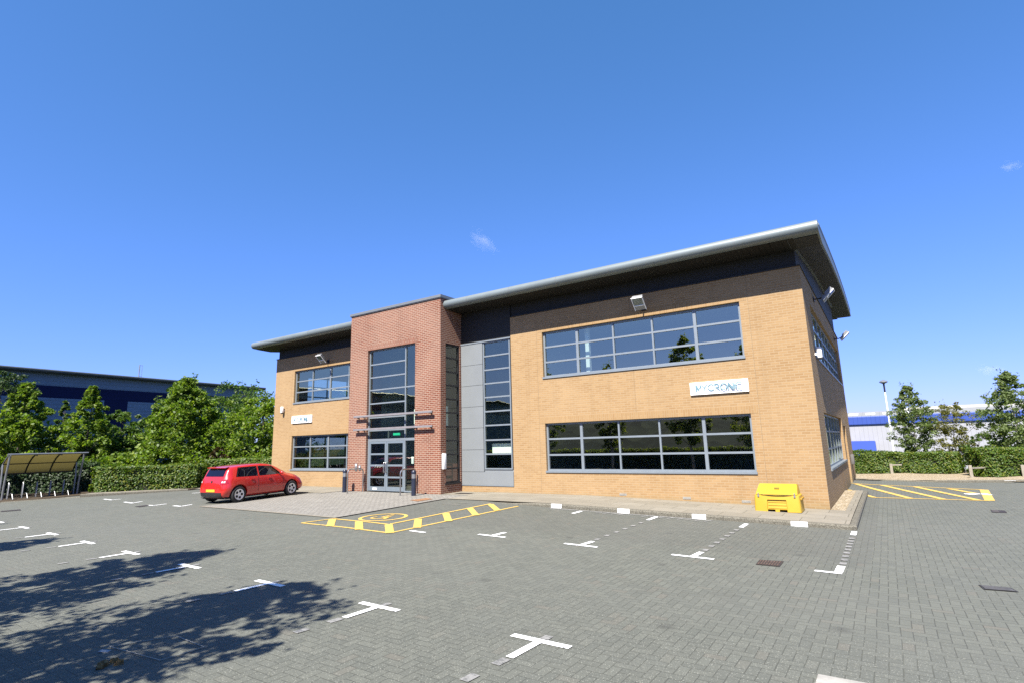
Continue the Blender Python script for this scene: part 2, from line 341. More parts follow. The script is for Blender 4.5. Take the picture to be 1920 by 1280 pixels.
shed_roof = ribbed('shed_roof', (.36, .36, .34), 0, 1.0, .4, .7, .3)
poly_yel = None
# ------------------------------------------------------------------ mesh helpers
def finish(name, bm, mat, parent=None, smooth=False, angle=35, mats=None):
    me = bpy.data.meshes.new(name); bm.normal_update(); bm.to_mesh(me); bm.free()
    for mm in (mats or [mat]): me.materials.append(mm)
    if smooth:
        for p in me.polygons: p.use_smooth = True
        me.set_sharp_from_angle(angle=math.radians(angle))
    o = bpy.data.objects.new(name, me); COL.objects.link(o)
    if parent is not None: o.parent = parent
    return o
def bx(bm, x0, x1, y0, y1, z0, z1, mi=0, bev=0):
    v = [bm.verts.new(p) for p in ((x0, y0, z0), (x1, y0, z0), (x1, y1, z0), (x0, y1, z0), (x0, y0, z1), (x1, y0, z1), (x1, y1, z1), (x0, y1, z1))]
    fs = [bm.faces.new([v[i] for i in q]) for q in ((0, 3, 2, 1), (4, 5, 6, 7), (0, 1, 5, 4), (1, 2, 6, 5), (2, 3, 7, 6), (3, 0, 4, 7))]
    for f in fs: f.material_index = mi
    if bev:
        es = list({e for f in fs for e in f.edges})
        bmesh.ops.bevel(bm, geom=es, offset=bev, segments=2, affect='EDGES', profile=.5)
    return v
def prism(bm, pts, axis, a, b, mi=0):
    """closed 2-D outline swept along an axis; pts are (y,z) for axis 0, (x,z) for 1, (x,y) for 2"""
    def mk(p, t):
        return {0: (t, p[0], p[1]), 1: (p[0], t, p[1]), 2: (p[0], p[1], t)}[axis]
    A = [bm.verts.new(mk(p, a)) for p in pts]; B = [bm.verts.new(mk(p, b)) for p in pts]
    n = len(pts); fs = [bm.faces.new((A[i], A[(i+1) % n], B[(i+1) % n], B[i])) for i in range(n)]
    fs += [bm.faces.new(A[::-1]), bm.faces.new(B)]
    for f in fs: f.material_index = mi
    bmesh.ops.recalc_face_normals(bm, faces=fs)
    return fs
def tube(bm, pts, r, seg=8, cap=True, mi=0):
    pts = [Vector(p) for p in pts]; rings = []
    rs = r if isinstance(r, (list, tuple)) else [r]*len(pts)
    ref = None
    for i, p in enumerate(pts):
        t = (pts[min(i+1, len(pts)-1)]-pts[max(i-1, 0)]).normalized()
        if ref is None: ref = t.orthogonal().normalized()
        ref = (ref-t*ref.dot(t)).normalized(); b2 = t.cross(ref)
        rings.append([bm.verts.new(p+(ref*math.cos(2*PI*k/seg)+b2*math.sin(2*PI*k/seg))*rs[i]) for k in range(seg)])
    for a, b in zip(rings, rings[1:]):
        for k in range(seg):
            f = bm.faces.new((a[k], a[(k+1) % seg], b[(k+1) % seg], b[k])); f.material_index = mi
    if cap:
        bm.faces.new(rings[0][::-1]).material_index = mi; bm.faces.new(rings[-1]).material_index = mi
def lathe(bm, prof, c=(0, 0, 0), seg=20, mi=0):
    rings = []
    for r, z in prof: rings.append([bm.verts.new((c[0]+r*math.cos(2*PI*k/seg), c[1]+r*math.sin(2*PI*k/seg), c[2]+z)) for k in range(seg)])
    for a, b in zip(rings, rings[1:]):
        for k in range(seg): bm.faces.new((a[k], a[(k+1) % seg], b[(k+1) % seg], b[k])).material_index = mi
    bm.faces.new(rings[0][::-1]).material_index = mi; bm.faces.new(rings[-1]).material_index = mi
def NB(): return bmesh.new()
def thing(name, label, cat, loc=(0, 0, 0), rz=0, group=None):
    o = bpy.data.objects.new(name, None); COL.objects.link(o)
    o.empty_display_size = .2
    o.location = loc; o.rotation_euler = (0, 0, rz); o['label'] = label; o['category'] = cat
    if group: o['group'] = group
    return o
def tag(o, label, cat, group=None):
    o['label'] = label; o['category'] = cat
    if group: o['group'] = group
    return o
def struct(o): o['kind'] = 'structure'; return o
def copy_tree(o, parent=None):
    c = o.copy(); COL.objects.link(c)
    if parent is not None: c.parent = parent
    for ch in list(o.children): copy_tree(ch, c)
    return c
def wall_panel(bm, s0, s1, z0, z1, holes, to3, thick, mi=0):
    """a wall of real thickness with rectangular openings; to3(s, d, z) gives the 3-D point, d = depth into the wall"""
    ss = sorted({s0, s1, *[h[0] for h in holes], *[h[1] for h in holes]}); zs = sorted({z0, z1, *[h[2] for h in holes], *[h[3] for h in holes]})
    ss = [s for s in ss if s0-1e-6 <= s <= s1+1e-6]; zs = [z for z in zs if z0-1e-6 <= z <= z1+1e-6]
    def solid(i, j):
        if i < 0 or j < 0 or i >= len(ss)-1 or j >= len(zs)-1: return False
        cs, cz = (ss[i]+ss[i+1])/2, (zs[j]+zs[j+1])/2
        return not any(h[0] < cs < h[1] and h[2] < cz < h[3] for h in holes)
    V = {}
    def v(i, j, k):
        if (i, j, k) not in V: V[i, j, k] = bm.verts.new(to3(ss[i], thick*k, zs[j]))
        return V[i, j, k]
    fs = []
    for i in range(len(ss)-1):
        for j in range(len(zs)-1):
            if not solid(i, j): continue
            fs.append(bm.faces.new((v(i, j, 0), v(i+1, j, 0), v(i+1, j+1, 0), v(i, j+1, 0))))
            fs.append(bm.faces.new((v(i, j, 1), v(i, j+1, 1), v(i+1, j+1, 1), v(i+1, j, 1))))
            for di, dj, q in ((-1, 0, ((i, j), (i, j+1))), (1, 0, ((i+1, j), (i+1, j+1))), (0, -1, ((i, j), (i+1, j))), (0, 1, ((i, j+1), (i+1, j+1)))):
                if not solid(i+di, j+dj):
                    (a, b), (c, d) = q
                    fs.append(bm.faces.new((v(a, b, 0), v(c, d, 0), v(c, d, 1), v(a, b, 1))))
    for f in fs: f.material_index = mi
    bmesh.ops.recalc_face_normals(bm, faces=fs)
FRONT = lambda yf: (lambda s, d, z: (s, yf+d, z))
RIGHT = lambda xf: (lambda s, d, z: (xf-d, s, z))
LEFT = lambda xf: (lambda s, d, z: (xf+d, s, z))
BACK = lambda yf: (lambda s, d, z: (s, yf-d, z))
def lbx(bm, to3, s0, s1, d0, d1, z0, z1, mi=0):
    a = to3(s0, d0, z0); b = to3(s1, d1, z1)
    return bx(bm, min(a[0], b[0]), max(a[0], b[0]), min(a[1], b[1]), max(a[1], b[1]), a[2], b[2], mi)
def window(parent, to3, s0, s1, z0, z1, vs, hs, gm, inset=.10, vw=.055, hw=.06, thickv=(), sill=True, out=.065, fm=None, hspan=None):
    """vs: inner mullion positions, hs: inner transom heights"""
    bm = NB()
    d0, d1 = inset, inset+.07
    lbx(bm, to3, s0, s0+out, d0, d1, z0, z1); lbx(bm, to3, s1-out, s1, d0, d1, z0, z1)
    lbx(bm, to3, s0+out, s1-out, d0, d1, z1-out, z1); lbx(bm, to3, s0+out, s1-out, d0, d1, z0, z0+out)
    for i, s in enumerate(vs):
        w = .095 if i in thickv else vw
        lbx(bm, to3, s-w/2, s+w/2, d0+.003, d1-.003, z0+out, z1-out)
    for k, z in enumerate(hs):
        a, b = (s0+out, s1-out) if hspan is None or hspan[k] is None else hspan[k]
        lbx(bm, to3, a, b, d0+.007, d1-.007, z-hw/2, z+hw/2)
    f = finish('window', bm, fm or frame_grey, parent)
    g = NB()
    q = [to3(s0+.02, (d0+d1)/2+.01, z0+.02), to3(s1-.02, (d0+d1)/2+.01, z0+.02), to3(s1-.02, (d0+d1)/2+.01, z1-.02), to3(s0+.02, (d0+d1)/2+.01, z1-.02)]
    g.faces.new([g.verts.new(p) for p in q]); finish('pane', g, gm, f)
    if sill:
        s = NB(); lbx(s, to3, s0-.02, s1+.02, -.035, inset-.002, z0-.05, z0+.012); finish('sill', s, fm or frame_grey, f)
    return f

leaf_k = leaf('leaf_backlit', (.10, .15, .03), (.19, .25, .05), (.36, .36, .09), .72)
# ------------------------------------------------------------------ the office building
B = thing('office_building', 'two-storey yellow brick office with a red brick entrance tower and curved grey eaves', 'building', (-12.4, 0, 0))
def bpart(name, bm, mat, parent=None, **k):
    o = finish(name, bm, mat, parent, **k)
    if parent is None:
        o.parent = B; o.location = -Vector(B.location)
    return o
class _P:      # a parent that keeps world coordinates for its window
    pass
anchor_off = -Vector(B.location)
def bwindow(*a, **k):
    f = window(None, *a, **k); f.parent = B; f.location = anchor_off; return f
XL, WT, DEP = -25.07, 6.64, 14.6
wx0, wx1 = -8.55, -1.69           # the wide windows right of the entrance
UH, US, LH, LS = 5.88, 4.23, 2.59, .94
lx0 = -23.44; lx1 = lx0+6.86
TX0, TX1, TY = -17.62, -12.38, -1.23
# brick walls: front right, front left, the two ends, back
bm = NB()
wall_panel(bm, -9.94, 0, -.35, WT, [(wx0, wx1, US, UH), (wx0, wx1, LS, LH)], FRONT(0), .32)
wall_panel(bm, TX1+.003, -9.94, -.35, .42, [], FRONT(.004), .3)
wall_panel(bm, XL, TX0+.15, -.35, WT, [(lx0, lx1, US, UH), (lx0, lx1, LS, LH)], FRONT(0), .32)
sy0, sy1, sly1 = 1.75, 13.4, 9.3
wall_panel(bm, .32, DEP, -.35, WT, [(sy0, sy1, US, UH), (sy0, sly1, LS, LH), (10.0, 11.35, -.2, 2.3)], RIGHT(0), .32)
wall_panel(bm, .32, DEP, -.35, WT, [(1.75, 13.0, US, UH), (1.75, 13.0, LS, LH)], LEFT(XL), .32)
wall_panel(bm, XL+.32, -.32, -.35, WT, [], BACK(DEP), .32)
wall_o = bpart('brick_wall', bm, yellow)
for x in (-8.78, -1.45, -5.12, -23.62):      # mastic movement joints
    for z0_, z1_ in (((-.2, WT),) if x != -5.12 else ((LH+.22, US-.06), (UH+.22, WT))):
        bm = NB(); bx(bm, x-.006, x+.006, -.0015, .02, z0_, z1_); finish('movement_joint', bm, plain('mastic', (.30, .20, .10), .8) if 'mastic' not in MATS else MATS['mastic'], wall_o)
# soldier courses of yellow brick over the window heads
for (a, b) in ((wx0-.2, wx1+.2), (lx0-.2, TX0)):
    for z in (UH, LH):
        bm = NB(); bx(bm, a, b, -.004, .05, z, z+.215); o = finish('soldier_course', bm, yellow_soldier, wall_o)
# dark fascia band between the brick and the soffit
def roofz(y): return float(np.interp(y, [-1.1, 0, 6, 12, 18.5], [7.46, 7.60, 8.22, 8.60, 8.68]))
bm = NB()
bx(bm, TX1+.01, -.08, .07, .25, WT-.01, 7.4); bx(bm, XL+.08, TX0, .07, .25, WT-.01, 7.4)
for xa, xb in ((-.27, -.08), (XL+.08, XL+.27)):
    prism(bm, [(.26, WT-.01), (DEP-.02, WT-.01), (DEP-.02, roofz(DEP)-.28), (12, roofz(12)-.28), (6, roofz(6)-.28), (.26, roofz(.26)-.28)], 0, xa, xb)
bx(bm, XL+.3, -.3, DEP-.25, DEP-.07, WT-.01, 8.25)
fas = bpart('fascia_panel', bm, fascia_dark)
for q in ((-9.93, .03, -.03, .065), (XL-.03, TX0, -.03, .065), (-.075, .03, .066, DEP), (XL-.03, XL+.075, .066, DEP)):   # thin metal capping on the brickwork
    bm = NB(); bx(bm, *q, WT, WT+.035); bpart('wall_capping', bm, fascia_dark)
# roof: bull-nosed eaves, low curved slope, thick verge
RX0, RX1 = -25.78, .64
def arc(y0, z0, r, a0, a1, n): return [(y0+r*math.cos(math.radians(a0+(a1-a0)*i/n)), z0+r*math.sin(math.radians(a0+(a1-a0)*i/n))) for i in range(n+1)]
top = [(0, roofz(0)), (3, roofz(3)+.02), (6, roofz(6)), (9, roofz(9)+.02), (12, roofz(12)), (15, 8.66), (18, 8.68)]
nose = arc(-.93, 7.365, .165, 262, 88, 12)
bot = [(18, 8.30), (15, 8.26), (12, 8.20), (9, 8.05), (6, 7.82), (3, 7.52), (.4, 7.205), (0, 7.16), (-.3, 7.165)]
outline = nose + top + bot
bm = NB()
prism(bm, outline, 0, TX1+.012, RX1); prism(bm, outline, 0, RX0, TX0-.012)
mid = [(.32, roofz(.3))] + top[1:] + bot[:6] + [(.32, 7.25)]
prism(bm, mid, 0, TX0-.011, TX1+.011)
roof = bpart('roof', bm, roof_metal, smooth=True, angle=28)
bm = NB()     # profiled soffit sheets under the eaves, plain ones under the verges
for xa, xb in ((TX1+.02, -.002), (XL+.002, TX0-.02)):
    prism(bm, [(-.86, 7.196), (-.3, 7.158), (.06, 7.152), (.06, 7.140), (-.3, 7.146), (-.86, 7.184)], 0, xa, xb)
finish('eaves_soffit', bm, soffit, roof)
bm = NB()
for xa, xb in ((.004, RX1-.05), (RX0+.05, XL-.004)):
    low = [(-.8, 7.185), (0, 7.150), (.4, 7.195), (3, 7.51), (6, 7.81), (9, 8.04), (12, 8.19), (15, 8.25), (17.9, 8.29)]
    prism(bm, low+[(y, z-.012) for y, z in low[::-1]], 0, xa, xb)
bx(bm, XL, 0, DEP+.01, 17.9, 8.225, 8.24)
finish('verge_soffit', bm, side_soffit, roof)
for x in list(np.arange(-11.2, .5, 1.95))+list(np.arange(-24.9, -17.8, 1.95)):
    pr = arc(-.93, 7.365, .1685, 250, 85, 12); ins = arc(-.93, 7.365, .150, 85, 250, 12)
    bm = NB(); prism(bm, pr+ins, 0, x-.012, x+.012); finish('gutter_seam', bm, coping_m, roof)
for x0_, x1_ in ((RX1-.002, RX1+.012), (RX0-.012, RX0+.002)):
    tp = [(-.7, roofz(-.7)+.012), (0, roofz(0)+.012)]+[(y, z+.012) for y, z in top[1:]]
    bm = NB(); prism(bm, tp+[(y, z-.055) for y, z in tp[::-1]], 0, x0_, x1_); finish('verge_trim', bm, coping_m, roof)
# windows of the brick fronts: 5 lights wide, 3 high
def five(a, b): return [a+(b-a)*k/5 for k in range(1, 5)]
def third(a, b): return [a+(b-a)/3, a+(b-a)*2/3]
bwindow(FRONT(0), wx0, wx1, US, UH, five(wx0, wx1), third(US, UH), glass_up, thickv=(0, 3))
bwindow(FRONT(0), wx0, wx1, LS, LH, five(wx0, wx1), third(LS, LH), glass_low, thickv=(0, 3))
bwindow(FRONT(0), lx0, lx1, US, UH, five(lx0, lx1), third(US, UH), glass_up, thickv=(1,))
bwindow(FRONT(0), lx0, lx1, LS, LH, five(lx0, lx1), third(LS, LH), glass_low, thickv=(1,))
bwindow(RIGHT(0), sy0, sy1, US, UH, [sy0+(sy1-sy0)*k/8 for k in range(1, 8)], third(US, UH), glass_up)
bwindow(RIGHT(0), sy0, sly1, LS, LH, [sy0+(sly1-sy0)*k/6 for k in range(1, 6)], third(LS, LH), glass_up)
bwindow(LEFT(XL), 1.75, 13.0, US, UH, [1.75+11.25*k/8 for k in range(1, 8)], third(US, UH), glass_door, sill=False)
bwindow(LEFT(XL), 1.75, 13.0, LS, LH, [1.75+11.25*k/8 for k in range(1, 8)], third(LS, LH), glass_up, sill=False)
# fire door in the end wall, with its white lever
bm = NB(); bx(bm, -.20, -.14, 10.0, 11.35, -.2, 2.3); bx(bm, -.14, -.12, 10.06, 11.29, -.02, 2.22)
d = bpart('fire_door', bm, door_grey)
bm = NB(); bx(bm, -.12, -.06, 10.16, 10.2, .95, 1.0); bx(bm, -.075, -.06, 10.16, 10.3, .965, .985); finish('handle', bm, steel, d)
# grey cladding bay with the tall window
bm = NB()
gz = [.42, .905, 1.73, 2.55, 3.37, 4.20, 5.01, 5.86]
gx0, gx1 = -11.28, -10.0
for i, (a, b) in enumerate(zip(gz, gz[1:])):
    if i == 0: bx(bm, TX1+.02, -9.95, -.012, .06, a, b-.012)
    else: bx(bm, TX1+.02, gx0-.01, -.012, .06, a, b-.012)
bx(bm, TX1+.02, gx0-.012, .05, .07, .43, 5.85); bx(bm, gx0-.011, -9.95, .05, .07, .43, .97)
bpart('cladding_panel', bm, panel_grey)
bm = NB(); bx(bm, TX1+.005, -9.945, -.03, .05, 5.852, 5.90); bpart('cladding_trim', bm, frame_grey)
bm = NB(); bx(bm, TX1+.005, -9.945, -.02, .05, .385, .418); bpart('cladding_trim', bm, frame_grey)
bm = NB(); bx(bm, TX1+.012, -9.95, .02, .15, 5.905, 7.15)
o = bpart('fascia_panel', bm, fascia_dark)
ghs = [5.29, 4.75, 4.22, 3.69, 3.15, 2.62, 2.07, 1.55]
bwindow(FRONT(-.02), gx0, gx1, .985, 5.85, [], ghs, glass_hall, inset=.04, sill=False, out=.05, hw=.055)
# entrance tower in red brick
bm = NB()
OX0, OX1, OZ1 = -16.50, -13.72, 5.98
wall_panel(bm, TX0, TX1, -.35, 7.62, [(OX0, OX1, -.34, OZ1)], FRONT(TY), .30)
wall_panel(bm, TY+.30, .35, -.35, 7.62, [(-.985, -.085, .50, 5.84)], RIGHT(TX1), .10)
wall_panel(bm, TY+.30, .35, -.35, 7.62, [], LEFT(TX0), .30)
wall_panel(bm, TX0+.3, TX1-.3, 6.3, 7.62, [], BACK(.35), .2)
tower = bpart('entrance_tower', bm, red)
bm = NB(); bx(bm, OX0-.12, OX1+.12, TY-.004, TY+.05, OZ1, OZ1+.215); finish('soldier_course', bm, red_soldier, tower)
bm = NB(); bx(bm, TX0-.05, TX1+.06, TY-.06, .45, 7.62, 7.725); bx(bm, TX0-.03, TX1+.04, TY-.04, .43, 7.59, 7.62); finish('coping', bm, coping_m, tower)
yg = TY
ths = [5.36, 4.81, 4.28, 3.71, 3.13, 2.60]
wa, wb = OX0+.02, OX1-.01
mx = -14.35
f = bwindow(FRONT(yg), wa, wb, 2.20, OZ1, [mx], ths, glass_hall, inset=.10, sill=False, out=.05, hw=.055,
            hspan=[(wa+.05, mx-.03), (wa+.05, mx-.03), None, (wa+.05, mx-.03), (wa+.05, mx-.03), (wa+.05, mx-.03)])
bwindow(FRONT(yg), mx-.02, wb, .17, 2.20, [], [], glass_door, inset=.10, sill=False, out=.05)
bwindow(RIGHT(TX1), -.97, -.10, .52, 5.83, [], [5.29, 4.74, 4.21, 3.68, 3.15, 2.62, 2.09, 1.57, 1.05], glass_door, inset=.015, sill=True, out=.06, fm=dark_m)
# door frame and the two glazed leaves
bm = NB(); bx(bm, wa, wa+.07, yg+.10, yg+.17, .17, 2.20); bx(bm, wa+.07, mx-.022, yg+.103, yg+.167, 2.155, 2.2)
bpart('door_frame', bm, frame_grey)
la, lb = wa+.075, mx-.03
lm = (la+lb)/2
for (a, b, hs) in ((la, lm-.004, 1), (lm+.004, lb, -1)):
    bm = NB(); d0, d1 = yg+.105, yg+.155
    bx(bm, a, a+.085, d0, d1, .185, 2.15); bx(bm, b-.085, b, d0, d1, .185, 2.15)
    for z0_, z1_ in ((.185, .355), (.69, .755), (1.15, 1.225), (1.605, 1.675), (2.06, 2.15)):
        bx(bm, a+.085, b-.085, d0+.003, d1-.003, z0_, z1_)
    d = bpart('door', bm, door_grey)
    g = NB(); g.faces.new([g.verts.new(p) for p in ((a+.05, yg+.13, .3), (b-.05, yg+.13, .3), (b-.05, yg+.13, 2.1), (a+.05, yg+.13, 2.1))]); finish('pane', g, glass_door, d)
    hx = b-.055 if hs == 1 else a+.055
    h = NB(); tube(h, [(hx, d0, 1.30), (hx, d0-.07, 1.30), (hx, d0-.075, 1.29), (hx, d0-.075, .93), (hx, d0-.07, .92), (hx, d0, .92)], .019, 10); finish('handle', h, steel, d, smooth=True)
    if hs == 1:
        h = NB(); bx(h, a+.24, a+.50, d0-.006, d0+.01, .235, .300); finish('letter_plate', h, white_p, d)
# the two sunshade bars across the tower
for zc in (3.185, 2.645):
    bm = NB(); bx(bm, -17.10, -12.66, TY-.19, TY-.13, zc-.035, zc+.045, bev=.008); bx(bm, -17.08, -12.68, TY-.13, TY-.10, zc-.02, zc+.02)
    o = bpart('sunshade_bar', bm, bar_m)
    for x in (-16.95, -16.58, -13.6, -12.82): b2 = NB(); bx(b2, x-.03, x+.03, TY-.099, TY+.01, zc-.06, zc+.05); finish('bracket', b2, dark_m, o)
# inside: floors, ceilings and partitions seen through the glass
bm = NB()
bx(bm, XL+.33, -17.31, .33, DEP-.33, 2.85, 3.75, 0); bx(bm, -9.69, -.33, .33, DEP-.33, 2.85, 3.75, 0); bx(bm, -17.30, -9.70, 6.0, DEP-.33, 2.851, 3.749, 0)   # between the storeys; the hall is open
bx(bm, XL+.33, -.33, .36, DEP-.33, 6.1, 6.6, 1)                      # upper ceiling
bx(bm, XL+.33, -.33, .34, DEP-.33, .02, .10, 2)
bx(bm, TX0+.31, TX1-.11, TY+.31, .33, .02, .165, 2)
for p in ((-9.9, -9.7, .36, 9, .1, 6.1), (XL+.4, -.4, 9.2, 9.35, .1, 2.84), (-17.3, -.4, 9.2, 9.35, 3.76, 6.1), (-17.5, -17.3, .35, 9.1, 3.76, 6.1), (-17.5, -17.3, .35, 9.1, .1, 2.84)): bx(bm, *p, mi=0)
fl = bpart('interior', bm, None, mats=[interior_m, ceil_m, interior_floor])
bm = NB(); bx(bm, -7.02, -6.88, .42, .56, 3.76, 6.1); finish('column', bm, inner_white, fl)
for q in ((-11.05, -10.05, .22, .25, 1.58, 1.93), (-13.99, -13.79, TY+.24, TY+.26, 2.66, 3.36), (TX1-.28, TX1-.26, -.80, -.50, 2.60, 3.42), (TX1-.28, TX1-.26, -.93, -.62, .56, .64)):
    bm = NB(); bx(bm, *q); finish('white_panel', bm, inner_white, fl)  # upper tower panels are added, standing in for a bright opening across the hall
bm = NB(); bx(bm, -15.28, -14.90, TY+.36, TY+.39, 2.36, 2.47); finish('exit_sign', bm, green_sign, fl)
bm = NB(); bx(bm, -16.4, -14.4, 2.4, 2.8, .17, 1.1); bx(bm, -13.6, -12.9, 1.4, 1.8, .17, 1.0); finish('reception_desk', bm, plain('desk_red', (.10, .025, .02), .6), fl)
bm = NB(); bx(bm, -14.10, -13.98, TY+.22, TY+.225, 1.25, 1.52); finish('notice', bm, inner_white, fl)
# ------------------------------------------------------------------ signs and fittings on the walls
STROKES = {
 'M': [((0, 0), (0, 1)), ((.13, .0), (.13, .86)), ((.0, 1), (.42, .12)), ((.13, .98), (.46, .3)), ((.42, .12), (.84, 1)), ((.84, 1), (.84, 0))],
 'Y': [((0, 1), (.38, .46)), ((.76, 1), (.38, .46)), ((.38, .46), (.38, 0))],
 'I': [((0, 0), (0, 1))],
 'N': [((0, 0), (0, 1)), ((0, 1), (.62, .04)), ((.14, 1), (.76, .1)), ((.76, 0), (.76, 1))],
 'R': [((0, 0), (0, 1)), ((0, 1), (.36, 1)), ((.36, 1), (.56, .92)), ((.56, .92), (.63, .74)), ((.63, .74), (.56, .55)), ((.56, .55), (.36, .47)), ((.36, .47), (.2, .47)), ((.28, .46), (.70, 0))]}
def circ(a0, a1, n=18): return [((.5+.5*math.cos(math.radians(a0+(a1-a0)*i/n)), .5+.5*math.sin(math.radians(a0+(a1-a0)*i/n))), (.5+.5*math.cos(math.radians(a0+(a1-a0)*(i+1)/n)), .5+.5*math.sin(math.radians(a0+(a1-a0)*(i+1)/n)))) for i in range(n)]
STROKES['C'] = circ(42, 318); STROKES['O'] = circ(0, 360, 24)
WID = {'M': .84, 'Y': .76, 'C': .9, 'R': .7, 'O': 1.0, 'N': .76, 'I': 0.0}
def lettering(text, x0, z0, h, y, w, width):
    tot = sum(WID[c] for c in text); gap = (width/h-tot)/(len(text)-1); bm = NB(); x = 0; k = 0; y0_ = y
    for c in text:
        for (a, b) in STROKES[c]:
            k += 1; y = y0_-.0007*k
            A = Vector((x0+(x+a[0])*h, z0+a[1]*h)); Bv = Vector((x0+(x+b[0])*h, z0+b[1]*h)); t = (Bv-A).normalized(); n = Vector((-t.y, t.x))*w/2
            A = A-t*w*.3; Bv = Bv+t*w*.3
            q = [A+n, A-n, Bv-n, Bv+n]
            f0 = [bm.verts.new((p.x, y, p.y)) for p in q]; f1 = [bm.verts.new((p.x, y-.003, p.y)) for p in q]
            bm.faces.new(f1); 
            for i in range(4): bm.faces.new((f0[i], f0[(i+1) % 4], f1[(i+1) % 4], f1[i]))
        x += WID[c]+gap
    bmesh.ops.recalc_face_normals(bm, faces=bm.faces[:])
    return bm
for (x0, x1, z0, z1, lab, tw) in ((-3.33, -1.66, 3.215, 3.59, 'white company sign on yellow brick between the two wide right-hand windows', 1.32), (-23.43, -21.82, 3.205, 3.575, 'white company sign between the left windows, above the red car', 1.28)):
    bm = NB(); bx(bm, x0, x1, -.06, -.004, z0, z1, bev=.004)
    s = finish('wall_sign', bm, white_sign); tag(s, lab, 'sign', 'company signs on the brick front')
    finish('lettering', lettering('MYCRONIC', (x0+x1)/2-tw/2, (z0+z1)/2-.085, .18, -.0605, .032, tw), letter_m, s)
def flood(lab, to3, s, z, tilt=33, ro=1):
    """a square floodlight on a short arm; to3 maps (along wall, away from wall, up)"""
    r = thing('floodlight', lab, 'floodlight', to3(s, 0, z), 0, 'floodlights under the eaves')
    def put(name, bm, m, par=r):
        o = finish(name, bm, m, par, smooth=True, angle=30); return o
    L = Vector(r.location)
    def loc(a, b, c): return Vector(to3(s+a, b, z+c))-L
    ca, sa = math.cos(math.radians(tilt)), math.sin(math.radians(tilt))
    ctr = (.46, .03)
    def head(a, p, q):   # p along the face, q through the body
        return loc(a, ctr[0]+p*ca*.82-q*sa, ctr[1]+p*sa*1.25+q*ca)
    def hbox(bm, a0, a1, p0, p1, q0, q1, mi=0):
        vs = [bm.verts.new(head(a, p, q)) for p, q, a in ((p0, q0, a0), (p0, q0, a1), (p1, q0, a1), (p1, q0, a0), (p0, q1, a0), (p0, q1, a1), (p1, q1, a1), (p1, q1, a0))]
        fs = [bm.faces.new([vs[i] for i in q_]) for q_ in ((0, 1, 2, 3), (4, 7, 6, 5), (0, 4, 5, 1), (1, 5, 6, 2), (2, 6, 7, 3), (3, 7, 4, 0))]
        bmesh.ops.recalc_face_normals(bm, faces=fs)
    bm = NB(); hbox(bm, -.19, .19, -.24, .24, .02, .07); hbox(bm, -.17, .17, -.05, .22, .07, .15); hbox(bm, -.14, .14, -.22, -.05, .07, .12); put('housing', bm, galv)
    bm = NB(); hbox(bm, -.165, .165, -.05, .215, .008, .019); put('lamp_glass', bm, lamp_glass)
    bm = NB(); hbox(bm, -.19, .19, .23, .25, -.005, .02); hbox(bm, -.19, .19, -.075, -.055, 0, .02); hbox(bm, -.19, -.17, -.24, .24, -.004, .0195); hbox(bm, .17, .19, -.24, .24, -.004, .0195); put('rim', bm, white_p)
    bm = NB(); tube(bm, [loc(.0, .0, -.02), loc(0, .2, -.02), loc(0, .38, .06)], .022, 8); a0 = loc(-.08, 0, -.10); a1 = loc(.08, .03, .06)
    bx(bm, min(a0.x, a1.x), max(a0.x, a1.x), min(a0.y, a1.y), max(a0.y, a1.y), a0.z, a1.z); put('bracket', bm, dark_m)
    return r
fl_front = lambda s, d, z: (s, -d, z); fl_side = lambda s, d, z: (d, s, z)
flood('square floodlight on the brick front above the wide upper window', fl_front, -4.62, 6.16)
flood('square floodlight on the brick front left of the red tower', fl_front, -20.75, 6.12)
flood('floodlight under the roof overhang on the end wall, nearer the front corner', fl_side, 3.3, 6.35)
flood('floodlight on the end wall, farther from the corner, against the sky', fl_side, 11.8, 6.25)
def sensor(lab, to3, s, z):
    r = thing('security_sensor', lab, 'sensor', to3(s, 0, z), 0, 'white security sensors on the walls'); L = Vector(r.location)
    def w(bm, a0, a1, d0, d1, z0, z1, bev=0):
        a = Vector(to3(s+a0, d0, z+z0))-L; b = Vector(to3(s+a1, d1, z+z1))-L
        bx(bm, min(a.x, b.x), max(a.x, b.x), min(a.y, b.y), max(a.y, b.y), a.z, b.z, bev=bev)
    bm = NB(); w(bm, -.075, .075, .06, .19, -.15, .17, .03); finish('casing', bm, white_p, r, smooth=True)
    bm = NB(); w(bm, -.05, .05, .07, .17, -.19, -.152, .01); finish('lens', bm, dark_m, r, smooth=True)
    bm = NB(); w(bm, -.03, .03, -.002, .075, -.06, .0); finish('bracket', bm, white_p, r)
sensor('white security sensor high on the brick near the left end of the front', fl_front, -24.2, 3.93)
sensor('white security sensor on the end wall beside its upper window', fl_side, 1.35, 4.30)
bm = NB(); bx(bm, TX1-.001, TX1+.10, -1.17, -1.02, 1.05, 1.62, bev=.012)
tag(finish('key_box', bm, white_p, smooth=True), 'tall white box on the side of the red tower pier', 'wall box')
for (a, b, z0, z1, lab) in ((-17.12, -16.98, .98, 1.27, 'larger grey intercom plate left of the entrance door'), (-16.88, -16.77, .99, 1.2, 'small keypad plate next to the entrance door')):
    bm = NB(); bx(bm, a, b, TY-.03, TY-.002, z0, z1, bev=.006); o = finish('intercom', bm, galv, smooth=True); tag(o, lab, 'intercom')
    bm = NB(); bx(bm, a+.03, b-.03, TY-.034, TY-.028, z1-.10, z1-.03); finish('speaker_grille', bm, white_p, o)
bm = NB(); bx(bm, -.001, .12, 12.3, 12.75, .62, 1.05, bev=.01)
tag(finish('meter_box', bm, plain('meter_box_grey', (.16, .15, .14), .7), smooth=True), 'grey meter box on the far end-wall pier', 'meter box')
